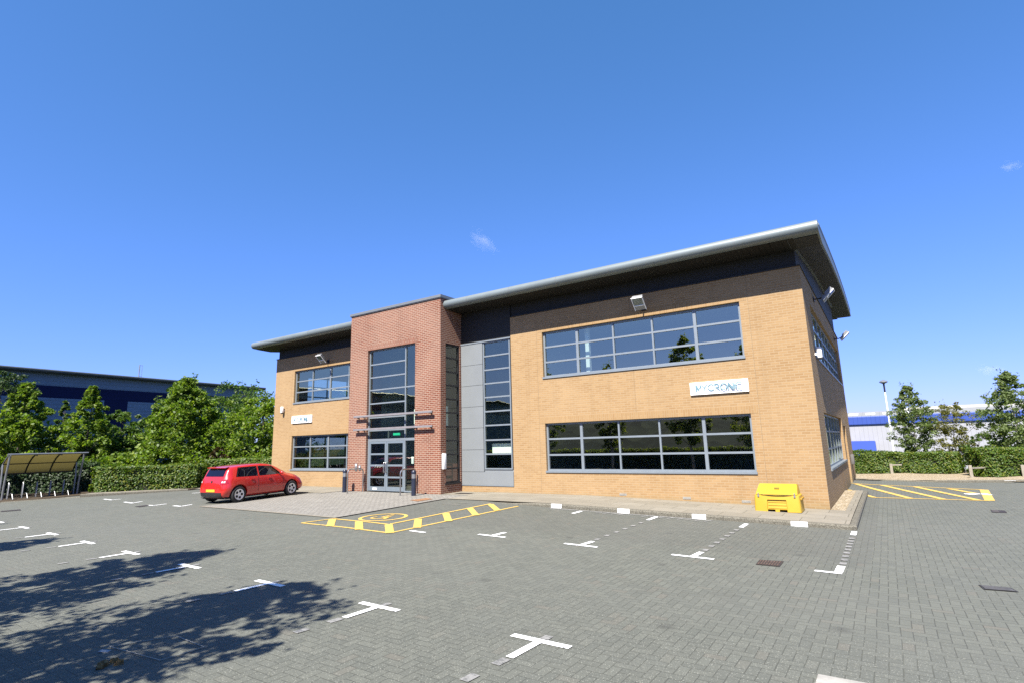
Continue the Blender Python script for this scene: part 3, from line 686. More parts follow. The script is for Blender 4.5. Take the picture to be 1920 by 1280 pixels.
for x in (-5.75, -3.72, -2.05):
    bm = NB(); z = PAV(x)+.02; bx(bm, x-.12, x+.12, -.006, .02, z+.03, z+.10)
    for k in range(4): bx(bm, x-.115, x+.115, -.010, -.0055, z+.036+k*.016, z+.044+k*.016)
    tag(finish('air_brick', bm, concrete), {-5.75: 'pale air brick low on the wall, under the left half of the wide window', -3.72: 'middle pale air brick low on the wall under the wide window', -2.05: 'pale air brick low on the wall beside the grit bin'}[x], 'air brick', 'pale air bricks at the foot of the wall')
# ------------------------------------------------------------------ ground
def sheet(name, x0, x1, y0, y1, step, zf, mat, inside=None):
    xs = sorted({round(v, 4) for v in [*np.arange(x0, x1, step), x1, *[k for k in K1x+K2x if x0 < k < x1]]})
    ys = sorted({round(v, 4) for v in [*np.arange(y0, y1, step), y1, *[k for k in (-12, -2.6) if y0 < k < y1]]})
    bm = NB(); V = [[bm.verts.new((x, y, zf(x, y))) for y in ys] for x in xs]
    for i in range(len(xs)-1):
        for j in range(len(ys)-1):
            if inside and not inside((xs[i]+xs[i+1])/2, (ys[j]+ys[j+1])/2): continue
            bm.faces.new((V[i][j], V[i+1][j], V[i+1][j+1], V[i][j+1]))
    bmesh.ops.delete(bm, geom=[v for v in bm.verts if not v.link_faces], context='VERTS')
    return struct(finish(name, bm, mat, smooth=True, angle=60))
sheet('car_park', -40, 30, -24, 16.2, .5, G, paver)
def terr(x, y):
    lo = -2.6*min(1, max(0, (y-21)/7)) if x > -2 else -2.6*min(1, max(0, (y-34)/10))
    return -.32+lo
bm = NB()
ex = [-3000, -1200, -500, -250, -150, -100, -80, -60, -50, -40, -30, -20, -10, -2.1, -1.9, 5, 10, 15, 20, 30, 40, 60, 80, 120, 200, 400, 1000, 3000]
ey = [-3000, -1200, -500, -250, -150, -100, -60, -40, -30, -24, -12, 0, 10, 16, 20.9, 23, 26, 28, 34, 39, 44, 60, 80, 120, 200, 400, 1000, 3000]
V = [[bm.verts.new((x, y, terr(x, y))) for y in ey] for x in ex]
for i in range(len(ex)-1):
    for j in range(len(ey)-1): bm.faces.new((V[i][j], V[i+1][j], V[i+1][j+1], V[i][j+1]))
struct(finish('terrain', bm, grassm))
# light block paving in front of the entrance, its flush edging and the dark drain slot beside it
ENX0, ENX1, ENY0 = -18.15, -11.08, -6.96
def EZ(x, y): return G(x, y)+.012
sheet('entrance_paving', ENX0, ENX1, ENY0+.11, -1.24, .4, EZ, entry)
sheet('paving_edge', ENX0, ENX1, ENY0, ENY0+.11, .4, lambda x, y: G(x, y)+.016, slabm)
sheet('paving_edge', ENX0-.11, ENX0, ENY0, -2.5, .4, lambda x, y: G(x, y)+.016, slabm)
bm = NB()
def strip(bm, a, b, w, dz, n=None, taper=0):
    """flat painted line of width w from a to b, draped over the ground"""
    a = Vector(a[:2]); b = Vector(b[:2]); t = (b-a); L = t.length; t = t/L; nn = Vector((-t.y, t.x))*w/2; k = n or max(1, int(L/.25)); prev = None
    for i in range(k+1):
        c = a+t*L*i/k; p, q = c+nn, c-nn
        cur = (bm.verts.new((p.x, p.y, G(p.x, p.y)+dz)), bm.verts.new((q.x, q.y, G(q.x, q.y)+dz)))
        if prev: bm.faces.new((prev[0], prev[1], cur[1], cur[0]))
        prev = cur
strip(bm, (-11.05, -6.95), (-11.05, -2.5), .05, .020); struct(finish('drain_slot', bm, dark_m))
# pavements: along the front (right), round the corner, along the left front
def sheetp(name, x0, x1, y0, y1, step, zf, mat): return sheet(name, x0, x1, y0, y1, step, zf, mat)
PY = -2.6
sheetp('pavement', -11.02, .54, PY+.13, -.004, .3, lambda x, y: PAV(x)+.012*(y/2.6) if y < 0 else PAV(x), slabm)
sheetp('pavement', .34, .54, -.004, 6.35, .3, lambda x, y: PAV(x), slabm)
sheetp('pavement', -25.2, TX0-.0, -2.45, -.004, .4, lambda x, y: .165, slabm)
sheetp('pavement', TX1, -11.08, -1.24, -.004, .3, lambda x, y: .158, slabm)
sheetp('pavement', -30.2, -25.2, -2.9, 1.5, .5, lambda x, y: .17+.0*(x), slabm)
# gravel margins
sheetp('gravel_strip', -.01, .34, .0, 6.35, .17, lambda x, y: -.012+.015*math.sin(x*31)*math.sin(y*17), gravelm)
sheetp('gravel_strip', -.4, 26, 12.9, 21, .4, lambda x, y: -.075+.02*math.sin(x*2.1+1)*math.sin(y*1.7)+.02*math.sin(x*5.3)*math.sin(y*4.1), gravelm)
# kerbs
def kerb_run(pts, zt, h0, w=.13, inner=1, name='kerb', seg=.914):
    bm = NB()
    for (a, b) in zip(pts, pts[1:]):
        A = Vector(a); Bv = Vector(b); L = (Bv-A).length; k = max(1, round(L/seg)); t = (Bv-A)/L; n = Vector((-t.y, t.x))*w*inner
        for i in range(k):
            p = A+t*(L*i/k+.004); q = A+t*(L*(i+1)/k-.004); vs = []
            for c in (p, q):
                z = zt(c.x, c.y); zb = G(c.x, c.y)-.05
                vs.append([bm.verts.new((c.x, c.y, zb)), bm.verts.new((c.x, c.y, z-.03)), bm.verts.new((c.x+n.x*.16, c.y+n.y*.16, z)), bm.verts.new((c.x+n.x, c.y+n.y, z+.002)), bm.verts.new((c.x+n.x, c.y+n.y, zb))])
            fs = [bm.faces.new((vs[0][m], vs[0][m+1], vs[1][m+1], vs[1][m])) for m in range(4)]
            fs += [bm.faces.new(vs[0][::-1]), bm.faces.new(vs[1])]
            bmesh.ops.recalc_face_normals(bm, faces=fs)
    return struct(finish(name, bm, kerbm))
def KZ(x, y=0): return PAV(x)-.010 if x > -7 else float(np.interp(x, [-8, -7], [.152, .158]))
def KZ2(x, y=0):
    return float(np.interp(x, [-8.2, -7.2], [G(-8.2, -2.6)+.025, PAV(-7.2)-.008])) if x < -7.2 else KZ(x)
kerb_run([(-11.02, PY), (.60, PY)], KZ2, 0)
kerb_run([(.60, PY), (.68, PY+.08), (.68, 6.4)], lambda x, y: PAV(.68)-.006, 0)
kerb_run([(-29.75, -12.9), (-29.6, -9.4), (-28.9, -7.4), (-28.45, -7.0)], lambda x, y: G(x, y)+.025, 0, seg=.9)
kerb_run([(-28.45, -7.0), (-26.4, -3.4)], lambda x, y: .205, 0)
kerb_run([(-.2, 13.3), (1.92, 12.62), (3.3, 12.3), (6, 13.1), (12, 14.6)], lambda x, y: G(x, y)+(.05 if x < 3 else .10), 0)
bm = NB()   # planting bed behind the left kerb and the flush base of the cycle stands
prism(bm, [(-28.47, -6.92), (-26.42, -3.32), (-26.6, -2.85), (-30.2, -2.8), (-30.2, 1.5), (-27.5, 2.5), (-27.5, 14), (-45, 14), (-45, -26), (-36.5, -16), (-32.35, -12.9), (-32.3, -6.2), (-29.2, -6.2)], 2, -.3, .175); struct(finish('planting_bed', bm, soilm))
sheet('shelter_base', -32.4, -29.6, -12.9, -6.0, .5, lambda x, y: G(x, y)+.02, soilm)
sheet('footpath', -29.4, -26.9, -6.5, -3.3, .5, lambda x, y: .185, slabm, inside=lambda x, y: (x+28.45)*3.6-(y+7.0)*2.05 < -.3*4.1 and (x+28.45)*3.6-(y+7.0)*2.05 > -1.35*4.1)
# ------------------------------------------------------------------ painted markings
def mark(name, segs, mat, dz=.009):
    bm = NB()
    for k, (a, b, w) in enumerate(segs): strip(bm, a, b, w, dz+.0006*k)
    return struct(finish(name, bm, mat))
ys2 = -11.78
for x in (-1.71, -4.07, -6.42, -8.80, -11.18, -13.52, -15.94, -18.30, -20.75):
    yb = ys2+ (0 if x > -10 else (-10-x)*.03)
    mark('bay_marking', [((x-.34, yb), (x+.35, yb-.01), .09), ((x, yb-.045), (x-.02, yb-.52), .088)], white_line)
    mark('worn_marking', [((x-.03, yb-.55), (x-.045, yb-.72), .10), ((x+.01, yb+.055), (x+.01, yb+.17), .10), ((x-.06, yb-.98), (x-.07, yb-1.14), .10)], pale_line, .007)
for x, yb in ((-1.54, -7.06), (-3.65, -7.08), (-5.77, -7.07)):
    mark('bay_marking', [((x-.36, yb), (x+.36, yb-.02), .085), ((x+.0, yb+.04), (x+.03, yb+.46), .10)], white_line)
mark('bay_marking', [((.30, -7.13), (.66, -7.135), .085), ((.61, -7.09), (.62, -6.60), .11)], white_line)
for x, y0, y1 in ((.635, -3.31, -2.78), (-1.50, -3.45, -2.86), (-3.665, -3.45, -2.82), (-5.80, -3.35, -2.84)):
    mark('bay_marking', [((x, y0), (x, y1), .10)], white_line)
for x, n, al in ((.63, 9, 1), (-1.51, 7, .8), (-3.65, 6, .7)):
    segs = []
    for k in range(n):
        y = -6.45+k*(2.9/n); segs.append(((x, y), (x, y+.17), .10))
    mark('worn_marking', segs, pale_line, .007)
for x0 in (-5.3, -4.0, -3.1):
    mark('worn_marking', [((x0+k*.22, -3.02), (x0+k*.22+.12, -2.68), .06) for k in range(4)], pale_line, .007)
mark('worn_marking', [((-6.9, -2.72), (-2.5, -2.72), .10)], pale_line, .0065)
mark('bay_marking', [((-7.80, -7.45), (-7.32, -7.47), .085)], white_line)
# left bays beside the hedge
for a, b, c in (((195, 935), (226, 935), (209, 936.5)), ((233, 940.5), (266, 939.5), (249, 942.5)), ((277, 946.5), (312, 944), (288, 947)), ((325, 947.5), (360, 945), (340, 948.5))):
    A, Bp, Cp = gnd(*a), gnd(*b), gnd(*c); mark('bay_marking', [(A, Cp, .09), (Cp, Bp, .08)], white_line)
mark('bay_marking', [(gnd(360, 924), gnd(378, 922.7), .09)], white_line)
# yellow accessible bay
yo = [(-11.24, -7.86), (-8.0, -7.89), (-7.86, -2.90)]; yi = [(-11.02, -7.05), (-8.88, -7.09), (-8.86, -2.92)]
segs = [(yo[0], yo[1], .085), (yo[1], yo[2], .085), (yi[0], yi[1], .085), (yi[1], yi[2], .085), (yo[0], yi[0], .085)]
for a, b in zip([(-11.04, -7.06), (-9.95, -7.1), (-8.86, -7.11), (-8.80, -6.14), (-8.82, -5.05), (-8.84, -3.97), (-8.80, -3.02)],
                [(-10.05, -7.9), (-8.97, -7.93), (-7.98, -7.9), (-7.9, -7.12), (-7.87, -6.03), (-7.85, -4.94), (-7.85, -3.95)]): segs.append((a, b, .19))
mark('yellow_bay_marking', segs, yellow_line)
bm = NB(); cx, cy = -9.90, -6.32
def ringm(bm, cx, cy, rx, w, a0=0, a1=360, n=40, dz=.009):
    pr = None
    for k in range(n+1):
        a = math.radians(a0+(a1-a0)*k/n); p = (cx+(rx+w/2)*math.cos(a), cy+(rx+w/2)*math.sin(a)); q = (cx+(rx-w/2)*math.cos(a), cy+(rx-w/2)*math.sin(a))
        cu = (bm.verts.new((*p, G(*p)+dz)), bm.verts.new((*q, G(*q)+dz)))
        if pr: bm.faces.new((pr[0], pr[1], cu[1], cu[0]))
        pr = cu
ringm(bm, cx, cy, .60, .095)
ringm(bm, cx-.05, cy-.10, .20, .07, 150, 400, 24, .0096)                      # the wheel
strip(bm, (cx-.05, cy+.26), (cx-.03, cy-.03), .075, .0102); strip(bm, (cx-.03, cy-.02), (cx+.20, cy-.02), .075, .0108); strip(bm, (cx+.19, cy+.0), (cx+.28, cy-.26), .075, .0114); strip(bm, (cx-.03, cy+.12), (cx+.17, cy+.12), .06, .012)
ringm(bm, cx-.06, cy+.37, .035, .07, 0, 360, 12, .0096)
struct(finish('accessible_symbol', bm, yellow_line))
mark('worn_marking', [((-10.2, -3.6), (-9.5, -3.55), .12), ((-9.9, -3.2), (-9.3, -3.15), .09)], yellow_faded, .006)
# yellow hatching round the corner
H = lambda u, v: gnd(u, v)[:2]
c1, c2, c3, c4 = H(1592, 905), H(1845, 917.5), H(1856, 938), H(1640, 932)
segs = [(c1, c2, .15), (c3, c4, .13), (c2, c3, .24), (H(1591, 917.5), c4, .15)]
for a, b in (((1605, 906.5), (1708, 934)), ((1654, 909), (1770, 935.5)), ((1716, 912), (1834, 937)), ((1779, 915.6), (1832, 925))): segs.append((H(*a), H(*b), .19))
mark('yellow_hatching', segs, yellow_line)
bm = NB(); p = H(1829, 924.5)      # splash of white paint
for k in range(7):
    q = (p[0]+random.uniform(-.28, .28), p[1]+random.uniform(-.35, .35)); pts = [(q[0]+random.uniform(.05, .16)*math.cos(a), q[1]+random.uniform(.08, .25)*math.sin(a)) for a in np.arange(0, 6.28, .7)]
    bm.faces.new([bm.verts.new((x, y, G(x, y)+.010+.0006*k)) for x, y in pts])
struct(finish('paint_splash', bm, white_line))
# white blocks on the kerb face
for x in (-6.73, -4.66, -2.66, -.43):
    bm = NB(); z = KZ2(x); bx(bm, x-.17, x+.17, PY-.004, PY+.02, z-.105, z-.028); bx(bm, x-.17, x+.17, PY-.003, PY+.03, z-.027, z+.004); struct(finish('kerb_marking', bm, white_line))
bm = NB(); strip(bm, gnd(1884, 904.5), gnd(1906, 905.2), .12, .105); struct(finish('kerb_marking', bm, white_line))
# drains and covers
def cover(name, corners, lab, mat, frame=None, bars=0, dz=.008, group=None):
    bm = NB(); P = [Vector((c[0], c[1], 0)) for c in corners]
    def lerp(s, t): return (P[0]*(1-s)+P[1]*s)*(1-t)+(P[3]*(1-s)+P[2]*s)*t
    def quad(s0, s1, t0, t1, d, mi):
        f = bm.faces.new([bm.verts.new((p.x, p.y, G(p.x, p.y)+d)) for p in (lerp(s0, t0), lerp(s1, t0), lerp(s1, t1), lerp(s0, t1))]); f.material_index = mi
    quad(0, 1, 0, 1, dz, 0)
    if bars:
        for r in range(2):
            for k in range(bars): quad(.06+k*.9/bars, .06+(k+.5)*.9/bars, .08+r*.46, .46+r*.46, dz+.004, 1)
    else: quad(.06, .94, .08, .92, dz+.004, 1)
    bmesh.ops.recalc_face_normals(bm, faces=bm.faces[:])
    for f in bm.faces:
        if f.normal.z < 0: f.normal_flip()
    o = finish(name, bm, None, mats=[mat, frame or mat]); return tag(o, lab, 'drain cover', group)
gg = 'drain covers in the car park'
cover('drain_cover', [gnd(*p) for p in ((1424, 1049), (1470, 1052), (1462, 1062), (1417, 1058))], 'rusty brown grating in the paving between two white bay marks', cast_iron, plain('grate_bar', (.15, .095, .07), .7, .2, .3, 10), 8, group=gg)
cover('drain_cover', [gnd(*p) for p in ((1834, 1096), (1896, 1102), (1911, 1110), (1845, 1105))], 'grey rectangular iron cover at the right edge, nearest the camera', plain('iron_dark', (.05, .045, .04), .7, .2, .2, 9), plain('iron_grey', (.115, .108, .100), .7, .2, .3, 9), group=gg)
cover('drain_cover', [gnd(*p) for p in ((1857, 955), (1884, 956.5), (1889, 961), (1860, 960))], 'small two-bar grating below the yellow hatching', cast_iron, plain('grate_bar2', (.13, .11, .095), .7, .2, .3, 10), 1, group=gg)
cover('drain_cover', [gnd(*p) for p in ((768, 937.5), (800, 933.5), (812, 935.5), (783, 940))], 'orange rusted square cover in the pale paving by the tower', rust, rust, dz=.018, group=gg)
cover('drain_cover', [gnd(*p) for p in ((0, 957.5), (38, 954), (40, 956), (2, 959))], 'brown oval cover far left on the open paving', cast_iron, cast_iron, group=gg)
cover('drain_cover', [gnd(*p) for p in ((252, 949), (274, 946), (282, 947), (262, 950))], 'dark thin grating between the left bay marks', cast_iron, cast_iron, group=gg)
cover('drain_cover', [(-12.0, -.95), (-11.4, -.85), (-11.35, -.55), (-11.95, -.6)], 'dark small cover in the pavement below the grey cladding', cast_iron, cast_iron, dz=.03, group=gg)
# paved-in recessed cover and the concrete collar at the bottom edge
bm = NB(); a = [gnd(*p) for p in ((330, 1193), (383, 1214), (300, 1239), (205, 1213))]
for k in range(4): strip(bm, a[k], a[(k+1) % 4], .010, .012+.0006*k)
o = finish('recessed_cover', bm, concrete); tag(o, 'steel-edged recessed cover filled with blocks, in the tree shadow', 'manhole cover')
bm = NB(); x0, y0 = .72, -11.26
bx(bm, x0, x0+.86, y0-.16, y0, -.12, G(x0, y0)+.014, bev=.01); bx(bm, x0, x0+.16, y0-.9, y0-.161, -.12, G(x0, y0)+.0135, bev=.01); bx(bm, x0+.70, x0+.86, y0-.9, y0-.161, -.12, G(x0, y0)+.0135, bev=.01)
mh = finish('manhole_collar', bm, concrete); tag(mh, 'pale broken concrete collar round a manhole at the bottom edge', 'manhole')
bm = NB(); bx(bm, x0+.161, x0+.699, y0-.9, y0-.161, -.12, G(x0, y0)+.008); finish('manhole_lid', bm, cast_iron, mh)
p = gnd(207, 1246)
bm = NB()
for k in range(9):
    m = Matrix.Translation((random.uniform(-.07, .07), random.uniform(-.09, .09), random.uniform(-.01, .02)))
    bmesh.ops.create_icosphere(bm, subdivisions=1, radius=random.uniform(.018, .045), matrix=m)
for v in bm.verts: v.co += Vector((random.uniform(-.012, .012) for _ in range(3)))
rb = finish('rubble_clump', bm, speckle('brown_rubble', [(0, (.12, .07, .025)), (.6, (.24, .16, .06)), (1, (.34, .26, .13))], 40)); rb.location = p
tag(rb, 'small clump of brown stones and moss in the tree shadow', 'rubble')
bm = NB(); q = gnd(196, 1221)
bx(bm, -.05, .05, -.03, .03, 0, .012, bev=.004); o = finish('metal_scrap', bm, galv); o.location = q; o.rotation_euler = (0, .1, .6); tag(o, 'small grey metal scrap lying near the brown stones', 'scrap')
# ------------------------------------------------------------------ bollards, hoops and grit bin
def bollard(x, y, lab):
    r = thing('bollard', lab, 'bollard', (x, y, EZ(x, y)-.005), 0, 'bollards flanking the entrance')
    bm = NB(); lathe(bm, [(.085, -.02), (.085, .62)], seg=20); finish('post', bm, navy, r, smooth=True)
    bm = NB(); lathe(bm, [(.080, .62), (.080, .78)], seg=20); finish('light_band', bm, galv, r, smooth=True)
    bm = NB(); lathe(bm, [(.087, .78), (.090, .80), (.090, .855), (.06, .90), (.0005, .91)], seg=20); finish('cap', bm, navy, r, smooth=True)
bollard(-13.02, -1.98, 'dark bollard right of the glass doors, by the red brick pier'); bollard(-17.13, -1.75, 'dark bollard at the left corner of the red tower')
def hoop(x, y0, y1, lab):
    r = thing('hoop_barrier', lab, 'hoop barrier', (x, y0, EZ(x, y0)), 0, 'steel hoop barriers beside the doors')
    L = y1-y0; z = .93; pts = [(0, 0, -.05), (0, 0, z-.18)]+[(0, .16-.16*math.cos(a), z-.16+.16*math.sin(a)) for a in np.linspace(.2, PI/2, 6)]
    pts += [(0, L-.16+.16*math.sin(a), z-.16+.16*math.cos(a)) for a in np.linspace(0, PI/2-.2, 6)]+[(0, L, z-.18), (0, L, -.05)]
    bm = NB(); tube(bm, pts, .025, 10); finish('hoop', bm, steel, r, smooth=True)
    for y in (0, L): bm = NB(); lathe(bm, [(.05, -.01), (.05, .008)], (0, y, 0), 12); finish('foot', bm, steel, r)
hoop(-13.52, -2.16, -1.36, 'steel hoop rail in front of the narrow pane right of the doors'); hoop(-16.50, -2.12, -1.34, 'steel hoop rail in front of the left tower pier')
gz0 = .012
gb = thing('grit_bin', 'yellow plastic grit bin with sloping lid on the pavement by the corner', 'grit bin', (-1.085, -1.12, PAV(-1.08)-.005))
bm = NB()
W2 = .545; Dp = .68
def loop(w, y0, y1, z, r=.05):
    c = []
    for cx_, cy_, a0 in ((w-r, y1-r, 0), (-w+r, y1-r, 90), (-w+r, y0+r, 180), (w-r, y0+r, 270)):
        for k in range(4): a = math.radians(a0+k*30); c.append((cx_+r*math.cos(a), cy_+r*math.sin(a), z))
    return [bm.verts.new(p) for p in c]
rings = [loop(W2, 0, Dp, 0), loop(W2*.985, .01, Dp-.01, .30), loop(W2*.965, .02, Dp-.02, .40), loop(W2*.91, .05, Dp-.03, .428)]
for a, b in zip(rings, rings[1:]):
    for k in range(16): bm.faces.new((a[k], a[(k+1) % 16], b[(k+1) % 16], b[k]))
bm.faces.new(rings[0][::-1]); bm.faces.new(rings[-1]); bmesh.ops.recalc_face_normals(bm, faces=bm.faces[:])
body = finish('bin_body', bm, grit_y, gb, smooth=True, angle=40)
for k_, cutf in enumerate((lambda q: prism(q, [(-.24, .06), (.24, .06), (.222, .30), (-.222, .30)], 1, -.1, .05), lambda q: bx(q, -.230, -.050, -.1, .9, -.05, .058), lambda q: bx(q, .050, .230, -.1, .9, -.05, .058))):
    cut = NB(); cutf(cut); bmesh.ops.recalc_face_normals(cut, faces=cut.faces[:]); co = finish('cutter', cut, grit_y, gb)
    md = body.modifiers.new('cut', 'BOOLEAN'); md.operation = 'DIFFERENCE'; md.object = co; md.solver = 'EXACT'
    bpy.context.view_layer.update(); dg = bpy.context.evaluated_depsgraph_get()
    me = bpy.data.meshes.new_from_object(body.evaluated_get(dg)); body.modifiers.clear(); body.data = me; bpy.data.objects.remove(co)
bm = NB()
for k in range(3): prism(bm, [(.055-.004*0, .075+k*.075), (.052-.014, .082+k*.075), (.046, .135+k*.075), (.06, .14+k*.075)], 0, -.215, .215)
finish('louvre', bm, grit_y, gb)
bm = NB()
prism(bm, [(.015, .415), (.02, .44), (.40, .655), (.48, .672), (.63, .655), (.655, .425), (.60, .415)], 0, -W2*.90, W2*.90)
bmesh.ops.bevel(bm, geom=bm.edges[:], offset=.016, segments=2, affect='EDGES')
for v in bm.verts:
    if v.co.z > .55: v.co.x *= .94
lid = finish('lid', bm, grit_y, gb, smooth=True, angle=30)
bm = NB(); prism(bm, [(.19, .552), (.20, .557), (.245, .583), (.235, .578)], 0, -.06, .06)
for v in bm.verts: v.co += Vector((0, -.004, .012))
finish('maker_plate', bm, plain('plate_dark', (.30, .22, .03), .5), lid)
bm = NB(); tube(bm, [(-.36, .012, .424), (-.18, .004, .408), (0, .001, .402), (.18, .004, .405), (.36, .012, .420)], .007, 6); finish('rim_gap', bm, plain('gap_dark', (.09, .06, .01), .8), gb)
for s in (-.425, .425):
    bm = NB(); bx(bm, s-.022, s+.022, -.006, .03, .36, .41, bev=.004); bx(bm, s-.012, s+.012, -.001, .04, .411, .47, bev=.003); finish('latch', bm, galv, gb)
bm = NB(); bx(bm, W2-.012, W2+.03, .12, Dp-.08, .30, .345, bev=.008); finish('side_lug', bm, grit_y2, gb)
# ------------------------------------------------------------------ red hatchback
def make_car(loc, rz):
    car = thing('parked_car', 'red five-door hatchback parked nose-in to the building on the pale paving', 'car', loc, rz)
    # y, z bottom, z roof, half width (sill, body, belt, roof)
    st = [(-2.09, .30, .60, .46, .54, .50, .42), (-2.06, .24, .84, .60, .70, .62, .54), (-1.98, .22, .98, .68, .79, .70, .585), (-1.86, .21, 1.17, .75, .845, .765, .595), (-1.72, .21, 1.385, .80, .875, .81, .605),
          (-1.55, .20, 1.425, .81, .878, .825, .615), (-1.1, .19, 1.462, .82, .88, .835, .625), (-.55, .19, 1.483, .82, .88, .838, .63), (0, .19, 1.478, .82, .88, .838, .625), (.35, .19, 1.44, .82, .88, .836, .60), (.65, .19, 1.325, .82, .88, .834, .59),
          (.95, .19, 1.155, .82, .88, .832, .61), (1.20, .19, 1.02, .82, .878, .825, .64), (1.45, .19, .975, .81, .872, .80, .62), (1.75, .20, .90, .79, .85, .75, .58), (1.95, .21, .80, .74, .80, .68, .50), (2.07, .24, .66, .66, .72, .60, .42), (2.11, .32, .55, .56, .60, .52, .36)]
    st = [((-1.29+(q[0]+1.29)*.80 if q[0] < -1.29 else q[0]),)+q[1:] for q in st]
    bm = NB(); rings = []
    for y, zb, zr, ws, wm, wb, wr in st:
        belt = min(.955, zb+(zr-zb)*.80)
        half = [(0, zb), (ws*.8, zb), (ws, zb+.05), (wm*.995, zb+(belt-zb)*.38), (wm, zb+(belt-zb)*.62), (wb+.012, belt-.035), (wb-.012, belt+.012), (wr+.045, zr-.085 if zr-belt > .12 else belt+(zr-belt)*.55), (wr, zr-.035 if zr-belt > .12 else zr-(zr-belt)*.25), (wr*.62, zr-.006), (0, zr)]
        full = half+[(-x, z) for x, z in half[-2:0:-1]]
        rings.append([bm.verts.new((x, y, z)) for x, z in full])
    n = len(rings[0])
    for a, b in zip(rings, rings[1:]):
        for k in range(n): bm.faces.new((a[k], a[(k+1) % n], b[(k+1) % n], b[k]))
    for r_, flip in ((rings[0], 0), (rings[-1], 1)):
        c = sum((v.co for v in r_), Vector())/n; cv = bm.verts.new(c)
        for k in range(n): bm.faces.new((r_[k], r_[(k+1) % n], cv))
    bmesh.ops.recalc_face_normals(bm, faces=bm.faces[:])
    body = finish('body', bm, car_red, car, smooth=True, angle=180)
    sd = body.modifiers.new('s', 'SUBSURF'); sd.levels = 2; sd.render_levels = 2
    WY = (-1.29, 1.31); WR = .318
    cut = NB()
    for y in WY:
        for s in (-1, 1):
            m = Matrix.Translation((s*.76, y, WR+.02)) @ Matrix.Rotation(PI/2, 4, 'Y')
            bmesh.ops.create_cone(cut, cap_ends=True, segments=36, radius1=.375, radius2=.375, depth=.48, matrix=m)
    co = finish('cutter', cut, black)
    co.parent = car
    bl = body.modifiers.new('b', 'BOOLEAN'); bl.operation = 'DIFFERENCE'; bl.object = co; bl.solver = 'EXACT'
    bpy.context.view_layer.update(); dg = bpy.context.evaluated_depsgraph_get()
    me = bpy.data.meshes.new_from_object(body.evaluated_get(dg)); body.modifiers.clear(); body.data = me; bpy.data.objects.remove(co)
    for p in me.polygons: p.use_smooth = True
    me.set_sharp_from_angle(angle=math.radians(40))
    while len(me.materials) > 1: me.materials.pop()
    for p in me.polygons: p.material_index = 0
    bv = BVHTree.FromPolygons([v.co.copy() for v in me.vertices], [list(p.vertices) for p in me.polygons])
    def patch(name, quad, axis, sgn, mat, off=.006, nu=12, nv=6, parent=car, th=.012):
        """a skin laid on the body: quad corners in the two coordinates across `axis`"""
        bm = NB(); G_ = []
        for i in range(nu+1):
            row = []
            for j in range(nv+1):
                s, t = i/nu, j/nv
                p = [(quad[0][k]*(1-s)+quad[1][k]*s)*(1-t)+(quad[3][k]*(1-s)+quad[2][k]*s)*t for k in (0, 1)]
                if axis == 0: o_, d_ = Vector((sgn*3, p[0], p[1])), Vector((-sgn, 0, 0))
                elif axis == 1: o_, d_ = Vector((p[0], sgn*4, p[1])), Vector((0, -sgn, 0))
                else: o_, d_ = Vector((p[0], p[1], 4)), Vector((0, 0, -1))
                h, nrm, _, _ = bv.ray_cast(o_, d_)
                if h is None: h, nrm = Vector((o_.x if axis != 0 else sgn*.8, o_.y if axis != 1 else sgn*2.05, o_.z if axis != 2 else 1)), -d_
                row.append((h+nrm*off, h-nrm*th))
            G_.append(row)
        A = [[bm.verts.new(q[0]) for q in r] for r in G_]
        for i in range(nu):
            for j in range(nv): bm.faces.new((A[i][j], A[i+1][j], A[i+1][j+1], A[i][j+1]))
        Bk = {}
        edge = [(i, 0) for i in range(nu+1)]+[(nu, j) for j in range(1, nv+1)]+[(i, nv) for i in range(nu-1, -1, -1)]+[(0, j) for j in range(nv-1, 0, -1)]
        for e in edge: Bk[e] = bm.verts.new(G_[e[0]][e[1]][1])
        for e, f in zip(edge, edge[1:]+edge[:1]): bm.faces.new((A[e[0]][e[1]], A[f[0]][f[1]], Bk[f], Bk[e]))
        bmesh.ops.recalc_face_normals(bm, faces=bm.faces[:])
        return finish(name, bm, mat, parent, smooth=True, angle=45)
    for s in (1, -1):
        patch('side_window', [(-1.42, 1.005), (-.42, .985), (-.42, 1.375), (-1.27, 1.365)], 0, s, car_glass)
        patch('side_window', [(-.35, .985), (.80, .985), (.36, 1.335), (-.35, 1.378)], 0, s, car_glass)
        patch('door_seam', [(-.415, .30), (-.395, .30), (-.395, .97), (-.415, .97)], 0, s, black, .002, 1, 8)
        patch('door_seam', [(.86, .34), (.875, .34), (.835, .95), (.82, .95)], 0, s, black, .002, 1, 8)
        patch('rub_strip', [(-.83, .50), (.86, .50), (.86, .535), (-.83, .535)], 0, s, car_red, .012, 10, 1)
        patch('sill_trim', [(-.90, .21), (.92, .21), (.92, .275), (-.90, .275)], 0, s, black, .006, 10, 1)
        patch('door_handle', [(-.78, .845), (-.62, .845), (-.62, .88), (-.78, .88)], 0, s, car_red, .022, 4, 2)
        patch('door_handle', [(.06, .835), (.22, .835), (.22, .87), (.06, .87)], 0, s, car_red, .022, 4, 2)
        tl = patch('tail_lamp', [(s*.50, .74), (s*.765, .75), (s*.745, .93), (s*.54, .90)], 1, -1, lampred, .008, 6, 4)
        patch('tail_lamp_side', [(-1.86, .74), (-1.74, .78), (-1.75, .93), (-1.83, .92)], 0, s, lampred, .006, 4, 4, tl)
        for cx_, mat in ((.61, lampclear), (.69, lampclear)):
            patch('reflector', [(s*(cx_-.028), .80), (s*(cx_+.028), .80), (s*(cx_+.028), .865), (s*(cx_-.028), .865)], 1, -1, mat, .014, 3, 3, tl)
        patch('headlight', [(s*.40, .62), (s*.66, .62), (s*.64, .76), (s*.42, .73)], 1, 1, lampclear, .008, 5, 3)
